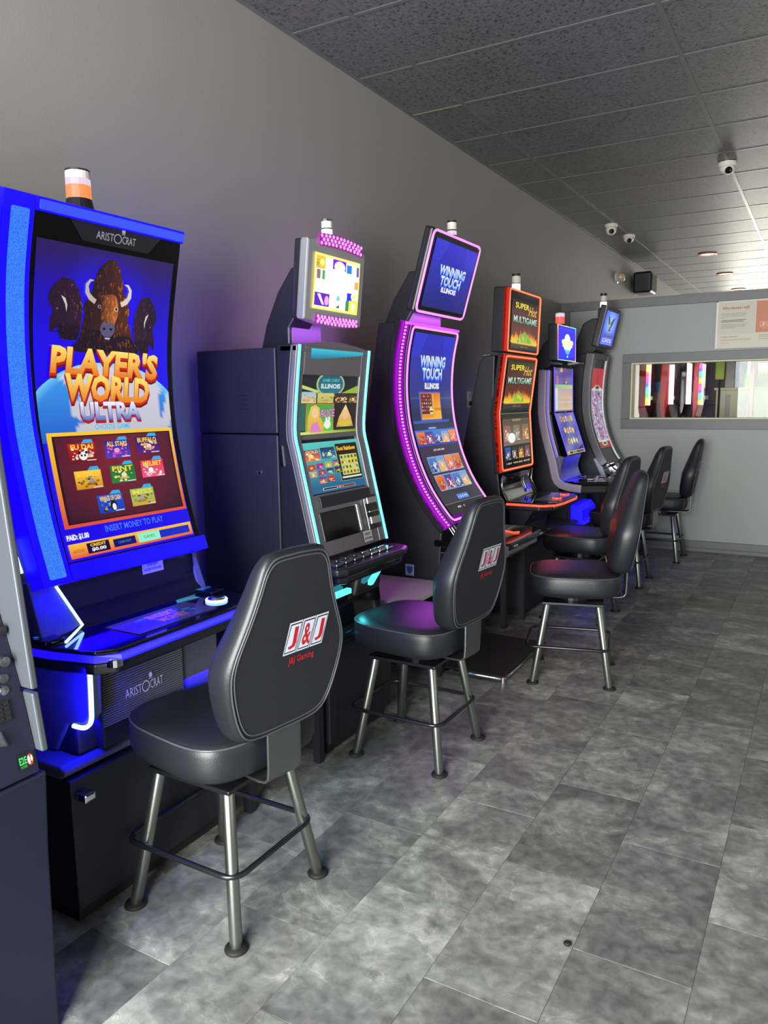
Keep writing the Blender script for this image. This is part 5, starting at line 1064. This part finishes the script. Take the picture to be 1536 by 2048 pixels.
# ------------------------------------------------------------------ tables between the machines
def side_table(label, y0, y1, m, legs, x1=-1.64):
    t = thing('side_table', label, 'table', (-1.9, (y0 + y1) / 2, 0), 'low tables between the slot machines')
    G().box(-2.30, x1, y0, y1, 0.475, 0.50).obj('tabletop', m, t, bevel=0.002)
    for x, y in legs: G().box(x - 0.016, x + 0.016, y - 0.016, y + 0.016, 0, 0.475).obj('leg', 'dark_stand', t)
    G().box(-2.28, -2.25, y0 + 0.02, y1 - 0.02, 0.40, 0.474).obj('rail', 'dark_stand', t)
side_table('low dark table between the bison machine and the cyan-lit machine', 1.94, 2.41, 'dark_stand', [(-1.69, 1.958), (-1.69, 2.385), (-2.26, 1.958), (-2.26, 2.385)])
side_table('low grey wooden table between the cyan-lit and purple-lit machines', 3.045, 3.515, 'grey_wood', [(-1.69, 3.08), (-1.69, 3.48), (-2.26, 3.08), (-2.26, 3.48)])
side_table('low dark wooden table between the purple-lit and red-lit machines', 4.20, 4.71, mat('dark_wood', C(70, 60, 60), 0.35, var=0.3, vscale=12), [(-1.70, 4.44), (-1.66, 4.67), (-2.26, 4.24), (-2.26, 4.67)])
side_table('low dark wooden table between the red-lit and violet-lit machines', 5.36, 5.84, 'dark_wood', [(-1.69, 5.39), (-1.69, 5.81), (-2.26, 5.39), (-2.26, 5.81)])
side_table('low dark wooden table between the violet-lit and unlit machines', 6.44, 6.79, 'dark_wood', [(-1.69, 6.47), (-1.69, 6.76), (-2.26, 6.47), (-2.26, 6.76)])

# ------------------------------------------------------------------ payout kiosk at the left edge
k = thing('payout_kiosk', 'dark payout kiosk with silver side panel at the near end of the row', 'kiosk', (-1.8, 0.68, 0))
G().prism([(-2.2, 0), (-1.462, 0), (-1.448, 0.45), (-1.434, 0.64), (-2.2, 0.64)], 0.36, 1.0).obj('lower_cabinet', mat('navy_cabinet', C(20, 20, 46), 0.45, bump=0.04, var=0.12, vscale=2), k, bevel=0.006)
G().prism([(-2.2, 0.645), (-1.434, 0.645), (-1.475, 0.82), (-1.545, 1.03), (-1.68, 1.36), (-1.72, 1.98), (-2.2, 1.98)], 0.37, 0.985).obj('upper_cabinet', 'navy_cabinet', k, bevel=0.004)
G().prism([(-2.2, 0.826), (-1.442, 0.826), (-1.465, 1.03), (-1.50, 1.34), (-1.53, 1.98), (-2.2, 1.98)], 0.986, 1.002).obj('side_panel', 'kiosk_silver', k, bevel=0.004)
G().prism([(-2.2, 0.70), (-1.424, 0.69), (-1.443, 0.818), (-2.2, 0.818)], 0.986, 1.002).obj('side_panel', 'kiosk_silver', k, bevel=0.004)
KS = Surf([(-1.545, 1.03), (-1.475, 0.82), (-1.434, 0.64)], 0.37, 0.985, smooth=False)
def kpart(name, m, u, v, w_, h_, d, parent=k):
    q = G(); KS.slab(q, u - w_ / 2, u + w_ / 2, v - h_ / 2, v + h_ / 2, 0.0, d, 2); return q.obj(name, m, parent, bevel=0.004)
for u, v, m in ((.975, .20, 'rail_metal'), (.955, .36, 'gunmetal')):
    c = KS(u, v, 0.0); G().lathe([(0, 0), (0.012, 0), (0.011, 0.016), (0, 0.018)], tuple(c), 16, 'x').obj('knob', m, k, smooth=False)
for u, v in ((.945, .45), (.935, .51)): c = KS(u, v, 0.0); G().lathe([(0, 0), (0.011, 0), (0.010, 0.005), (0, 0.006)], tuple(c), 16, 'x').obj('coin_button', 'chrome' if v > .48 else 'gunmetal', k)
kp = kpart('keypad', 'rubber', .90, .615, .085, .11, 0.005)
for i in range(3):
    for j in range(4): q = G(); KS.slab(q, .864 + .026 * i, .882 + .026 * i, .568 + .025 * j, .584 + .025 * j, 0.005, 0.007, 1); q.obj('key', 'rail_metal', kp)
q = G(); a = [KS(.82, .735, .001), KS(.895, .70, .001), KS(.912, .80, .001), KS(.82, .76, .001)]; b = [KS(.83, .74, .012), KS(.885, .725, .012), KS(.895, .775, .012), KS(.83, .755, .012)]
G().rings([a, b]).obj('ticket_chute', 'kiosk_silver', k, bevel=0.003)
PK, W, H = sub(KS, .925, .985, .86, .945, 0.001); A = Art(PK, W, H)
A.rect(0, 1, 0, 1, C(16, 24, 22)); A.L = 1; A.text('E2E', .3, .42, .45, .42, C(60, 190, 90), bold=.03); A.text('SYSTEMS', .3, .8, .4, .16, C(60, 170, 90), bold=.01); A.ell(.74, .5, .2, .36, C(190, 60, 50), 12); A.L = 2; A.ell(.66, .5, .08, .28, C(210, 210, 220), 10); A.ell(.84, .45, .07, .2, C(190, 200, 190), 10)
A.done('sticker', k, MATS['print'], 'small green and red sticker')

# ------------------------------------------------------------------ wall fittings
def outlet(label, y, z, plug=False):
    t = thing('wall_outlet', label, 'outlet', (XW, y, z))
    G().box(XW, XW + 0.006, y - 0.037, y + 0.037, z - 0.06, z + 0.06).obj('cover_plate', 'white_plastic', t, bevel=0.003)
    for dz in (-0.026, 0.026):
        s_ = G().box(XW + 0.006, XW + 0.009, y - 0.018, y + 0.018, z + dz - 0.018, z + dz + 0.018).obj('socket', 'white_plastic', t, bevel=0.006)
        for dy in (-0.007, 0.007): G().box(XW + 0.009, XW + 0.0095, y + dy - 0.0015, y + dy + 0.0015, z + dz - 0.004, z + dz + 0.009).obj('slot', 'rubber', s_)
    if plug: G().box(XW + 0.009, XW + 0.05, y - 0.016, y + 0.016, z - 0.045, z - 0.012).obj('plug', 'rubber', t, bevel=0.006)
outlet('white double wall outlet between the bison machine and the cyan-lit machine', 2.635, 1.437)
outlet('small wall outlet with a black plug behind the red-lit machine', 5.33, 1.43, True)
t = thing('speaker', 'black box speaker high on the grey wall under the ceiling', 'speaker', (XW, 10.75, 2.9))
sp = G().box(XW + 0.03, XW + 0.26, 10.5, 10.86, 2.765, 3.03).obj('speaker_box', 'black_plastic', t, bevel=0.03, seg=3)
G().box(XW + 0.26, XW + 0.266, 10.53, 10.83, 2.79, 3.0).obj('grille', 'rubber', t, bevel=0.01)
G().box(XW, XW + 0.03, 10.62, 10.72, 2.85, 2.95).obj('wall_bracket', 'black_plastic', t)
t = thing('alarm_light', 'round clear alarm light on the grey wall beside the speaker', 'alarm light', (XW, 9.73, 2.865))
G().lathe([(0, 0), (0.07, 0), (0.07, 0.02), (0.05, 0.03), (0, 0.03)], (XW, 9.73, 2.865), 20, 'x').obj('base', 'clear_plastic', t)
G().lathe([(0.05, 0), (0.055, 0.03), (0.04, 0.07), (0.0, 0.085)], (XW + 0.03, 9.73, 2.865), 20, 'x').obj('lens', mat('clear_lens', C(200, 180, 160), 0.08, coat=1.0), t, smooth=True)

# ------------------------------------------------------------------ ceiling fittings
def camera_dome(label, x, y, r, turret):
    t = thing('security_camera', label, 'security camera', (x, y, ZC - 0.002), 'white security cameras on the ceiling')
    z = ZC - 0.002
    G().lathe([(0, 0), (r, 0), (r * 1.02, -0.015), (r * .9, -0.03), (0, -0.03)], (x, y, z), 24).obj('base', 'white_plastic', t, smooth=False)
    h_ = r * (1.15 if turret else .75)
    b = G().lathe([(r * .86, -0.028), (r * .84, -0.03 - h_ * .4), (r * .7, -0.03 - h_ * .75), (r * .4, -0.03 - h_), (0, -0.03 - h_ * 1.06)], (x, y, z), 24).obj('housing', 'white_plastic', t, smooth=True)
    d = Vector((.35, -1, -.25)).normalized(); c = Vector((x, y, z - 0.03 - h_ * .5)) + d * r * .62
    u = d.orthogonal().normalized(); v = d.cross(u); R = []
    for rr, o in ((r * .40, 0), (r * .38, r * .22), (r * .25, r * .30), (r * .02, r * .31)): R.append([c + d * o + (u * math.cos(2 * PI * k / 18) + v * math.sin(2 * PI * k / 18)) * rr for k in range(18)])
    G().rings(R).obj('lens', 'black_gloss', b, smooth=False)
camera_dome('white dome camera on the ceiling with its black lens in front, above the far wall', -2.01, 8.12, .062, True)
camera_dome('smaller white camera just behind the dome camera, along the same ceiling rail', -1.975, 8.75, .062, False)
camera_dome('white ceiling camera nearest the viewer, on the second ceiling rail', -0.77, 6.52, .065, False)
for y, lab in ((10.42, 'nearest'), (12.2, 'middle'), (14.06, 'farthest')):
    t = thing('downlight', lab + ' of the three glowing round downlights in the ceiling', 'downlight', (-1.405, y, ZC), 'row of round ceiling downlights')
    G().lathe([(0.11, 0.0), (0.112, -0.012), (0.085, -0.014), (0.082, 0.0)], (-1.405, y, ZC + 0.001), 24).obj('trim_ring', mat('copper_ring', C(200, 130, 100), 0.35, metal=0.4), t)
    G().lathe([(0, -0.004), (0.082, -0.004), (0.082, -0.001), (0, -0.001)], (-1.405, y, ZC), 24).obj('lens', 'downlight_glow', t)

# ------------------------------------------------------------------ notice on the far wall
t = thing('notice_board', 'white notice headed Who should I call on the far wall above the window', 'sign', (-0.6, YP, 2.05))
bd = G().box(-0.925, -0.09, YP - 0.008, YP, 1.852, 2.262).obj('panel', 'white_plastic', t, bevel=0.002)
def PN(u, v, off=0.0): return Vector((-0.925 + .835 * u, YP - 0.0085 - off, 2.262 - .41 * v))
A = Art(PN, .835, .41)
A.rect(0, 1, 0, 1, C(206, 200, 184)); A.L = 1; A.rect(.018, .375, .04, .70, C(196, 190, 176)); A.rect(.385, .99, .035, .69, C(196, 112, 76)); A.L = 2
A.rect(.0, .018, 0, 1, C(226, 222, 210)); A.rect(.0, 1, 0, .012, C(226, 222, 210))
A.text('Who should I call?', .19, .15, .26, .055, C(176, 70, 60), bold=.03)
for v, w_ in ((.26, .24), (.285, .25), (.315, .23), (.35, .03), (.40, .24), (.43, .22), (.49, .26), (.515, .24), (.54, .23), (.565, .15)): A.rect(.05, .05 + w_, v, v + (.012 if v not in (.40, .43) else .016), C(160, 150, 140) if v not in (.40, .43) else C(110, 100, 94))
A.text('Problem Gambling?', .14, .76, .17, .03, C(170, 80, 66), bold=.03)
for v, w_ in ((.805, .30), (.83, .28), (.88, .08)): A.rect(.05, .05 + w_, v, v + .01, C(170, 150, 138))
for v in (.74, .77, .82): A.rect(.42, .8, v, v + .012, C(150, 144, 130))
A.L = 3
for q_, ch in enumerate('J&J'): u = .425 + .06 * q_; A.L = 3; A.rect(u, u + .052, .47, .575, C(232, 170, 140)); A.L = 4; A.rect(u + .005, u + .047, .482, .563, C(196, 112, 76)); A.L = 5; A.text(ch, u + .026, .522, .026, .062, C(236, 190, 160), bold=.03)
A.L = 3; A.text('J&J Gaming', .50, .605, .1, .026, C(232, 180, 150))
A.done('print', bd, MATS['print'])

# ------------------------------------------------------------------ the room behind the window
def light_cabinet(label, x, y, kind, zt=2.05, zb=0.0, hw=.075):
    """Narrow game cabinet seen edge-on with a lit tube down its front corner."""
    t = thing('game_cabinet', label, 'game cabinet', (x, y, 0), 'game cabinets behind the window')
    m = 'red_gloss' if kind != 'dark' else 'black_gloss'
    G().prism([(x - hw, 1.30), (x - hw, zt), (x + .015, zt), (x + .015, 1.38), (x - .02, 1.20), (x - .05, 1.20)], y, y + .45).obj('cabinet', m, t, bevel=0.008)
    G().box(x - hw - .01, x + .045, y + .05, y + .42, 0.0, 1.2).obj('pedestal', 'cream_paint', t, bevel=0.004)
    if kind == 'rainbow':
        import colorsys
        g = G(); n = 40; R = []; K = []
        for i in range(n + 1):
            z = 1.34 + (zt - 1.36) * i / n; c = colorsys.hsv_to_rgb((.05 + i * 1.9 / n) % 1, .85, 1)
            for a in range(8): R.append((x + .035 + .028 * math.cos(a * PI / 4), y - .01 + .028 * math.sin(a * PI / 4), z)); K.append(mix(c, (1, 1, 1), .8 if a == 7 else 0))
        g.add(R, [(i * 8 + a, i * 8 + (a + 1) % 8, (i + 1) * 8 + (a + 1) % 8, (i + 1) * 8 + a) for i in range(n) for a in range(8)], K); g.obj('rainbow_tube', MATS['bright_screen'], t, cols=True)
    else:
        G().tube([(x + .045, y - .01, 1.35), (x + .045, y - .01, min(zt, 1.78))], 0.026, 10).obj('neon_tube', 'neon_pink_white', t, smooth=True)
        if kind == 'dark': return
    G().box(x + .015, x + .07, y + .05, y + .3, 1.40, 1.44).obj('shelf', 'white_plastic', t)
light_cabinet('game cabinet with a rainbow tube at the left end of the window', -1.80, 9.0, 'rainbow', hw=.07)
light_cabinet('red game cabinet with a glowing pink-white tube behind the window', -1.565, 9.0, 'red')
light_cabinet('dark game cabinet with a white tube behind the window', -1.385, 9.0, 'dark', hw=.05)
light_cabinet('red game cabinet with a rainbow tube, rightmost of the lit cabinets', -1.255, 9.05, 'rainbow', 1.80, hw=.05)
t = thing('shelf_unit', 'low grey shelf unit standing behind the lit game cabinets', 'shelf', (-1.6, 10.4, 0))
for x in (-2.1, -1.66, -1.2): G().box(x, x + .02, 10.2, 10.55, 0, 1.36).obj('side_panel', 'shelf_paint', t)
for z in (0.3, 0.8, 1.34): G().box(-2.1, -1.18, 10.2, 10.55, z, z + .02).obj('shelf', 'shelf_paint', t)
G().box(-2.1, -1.18, 10.55, 10.57, 0, 1.36).obj('back_panel', 'shelf_paint', t)
tag(G().box(-2.15, -1.15, 10.66, 10.7, 0, 2.25).obj('divider_screen', 'shelf_paint', bevel=0.006), 'tall grey-brown divider screen behind the shelf unit and lit cabinets', 'screen')
for k_, (x, z, c, lab) in enumerate(((-1.95, 1.361, C(190, 150, 140), 'pinkish box on the shelf unit beside the rainbow tube'), (-1.95, 1.492, C(70, 140, 210), 'blue box stacked on the pinkish box, left of the red cabinet'), (-1.60, 1.361, C(200, 196, 190), 'pale box on the shelf unit between the two white tubes'), (-1.60, 1.492, C(60, 120, 200), 'blue box stacked on the pale box between the two white tubes'))):
    tag(G().box(x, x + .15, 10.24, 10.5, z, z + .13).obj('box', mat('box_paint_' + str(k_), c, 0.5), bevel=0.004), lab, 'box', 'boxes on the shelf unit behind the window')
t = thing('white_counter', 'pale cream counter front behind the right half of the window', 'counter', (-0.6, 9.9, 0))
G().box(-1.16, 0.9, 9.8, 10.3, 0, 1.5).obj('counter_body', 'cream_paint', t, bevel=0.006)
G().box(-1.18, 0.92, 9.78, 10.32, 1.5, 1.53).obj('counter_top', 'cream_paint', t, bevel=0.004)
for x in (-1.03, -0.86): G().box(x - .025, x + .025, 9.775, 9.8, 1.2, 1.45).obj('panel_strip', 'grey_wood', t)
for x, w_, m, lab in ((-1.03, .05, 'grey_wood', 'grey wooden post standing behind the window'), (-0.895, .04, 'black_plastic', 'black upright panel behind the window'), (-0.775, .022, 'red_gloss', 'thin red post behind the window')):
    z0 = 1.53
    tag(G().box(x - w_, x + w_, 9.66 if m == 'red_gloss' else 9.9, 9.70 if m == 'red_gloss' else 9.98, 0.0 if m == 'red_gloss' else z0, 2.4).obj('post' if m != 'black_plastic' else 'dark_screen', m, bevel=0.004), lab, 'post' if m != 'black_plastic' else 'screen')
tag(G().box(-0.86, -0.80, 9.80, 9.83, 1.53, 1.66).obj('sign_card', mat('lime_card', C(190, 214, 90), 0.5), bevel=0.003), 'lime green card standing on the cream counter', 'card')
t = thing('pole_sign', 'yellow-green sign on a pole beside the rainbow cabinet behind the window', 'sign', (-1.12, 9.72, 0)); G().box(-1.17, -1.07, 9.7, 9.73, 1.62, 1.86).obj('board', 'lime_card', t, bevel=0.02); G().box(-1.13, -1.11, 9.73, 9.75, 0.0, 1.84).obj('stand_pole', 'rubber', t)
t = thing('sign_display', 'cream display panel with a white lit sign at the right end of the window', 'display', (0.1, 11.6, 0))
G().box(-0.95, 1.6, 11.5, 11.7, 0, 2.2).obj('wall_panel', 'cream_paint', t, bevel=0.006)
G().box(-0.90, 1.4, 11.46, 11.5, 1.78, 1.98).obj('lit_sign', 'sign_light', t, bevel=0.01)
for x in (-0.62, -0.2): G().box(x - .03, x + .03, 11.44, 11.5, 0.9, 1.72).obj('lit_tube', 'sign_light', t, bevel=0.01)
G().box(-0.52, -0.30, 11.40, 11.5, 1.38, 1.60).obj('poster_frame', 'grey_plastic', t, bevel=0.006)
G().lathe([(0, 0), (0.09, 0), (0.09, -0.03), (0, -0.035)], (-0.74, 11.5, 1.22), 20, 'y').obj('round_vent', 'black_plastic', t)
t = thing('awning', 'orange sloping awning in front of the cream display panel', 'awning', (-0.4, 10.6, 1.8)); G().prism([(-0.86, 1.86), (0.6, 1.66), (0.6, 1.72), (-0.86, 1.92)], 10.5, 11.2).obj('canopy', mat('orange_cloth', C(220, 150, 90), 0.6, var=0.1), t); G().box(0.55, 0.59, 10.8, 10.84, 0, 1.7).obj('pole', 'white_plastic', t); G().box(-0.84, -0.80, 10.8, 10.84, 0, 1.88).obj('pole', 'white_plastic', t)

# ------------------------------------------------------------------ on the floor
tag(G().lathe([(0, 0), (0.009, 0.001), (0.011, 0.005), (0.007, 0.009), (0, 0.010)], (-0.515, 1.835, 0.0), 10).obj('bottle_cap', 'rubber', smooth=False), 'tiny black speck of debris on the grey floor tiles', 'debris')
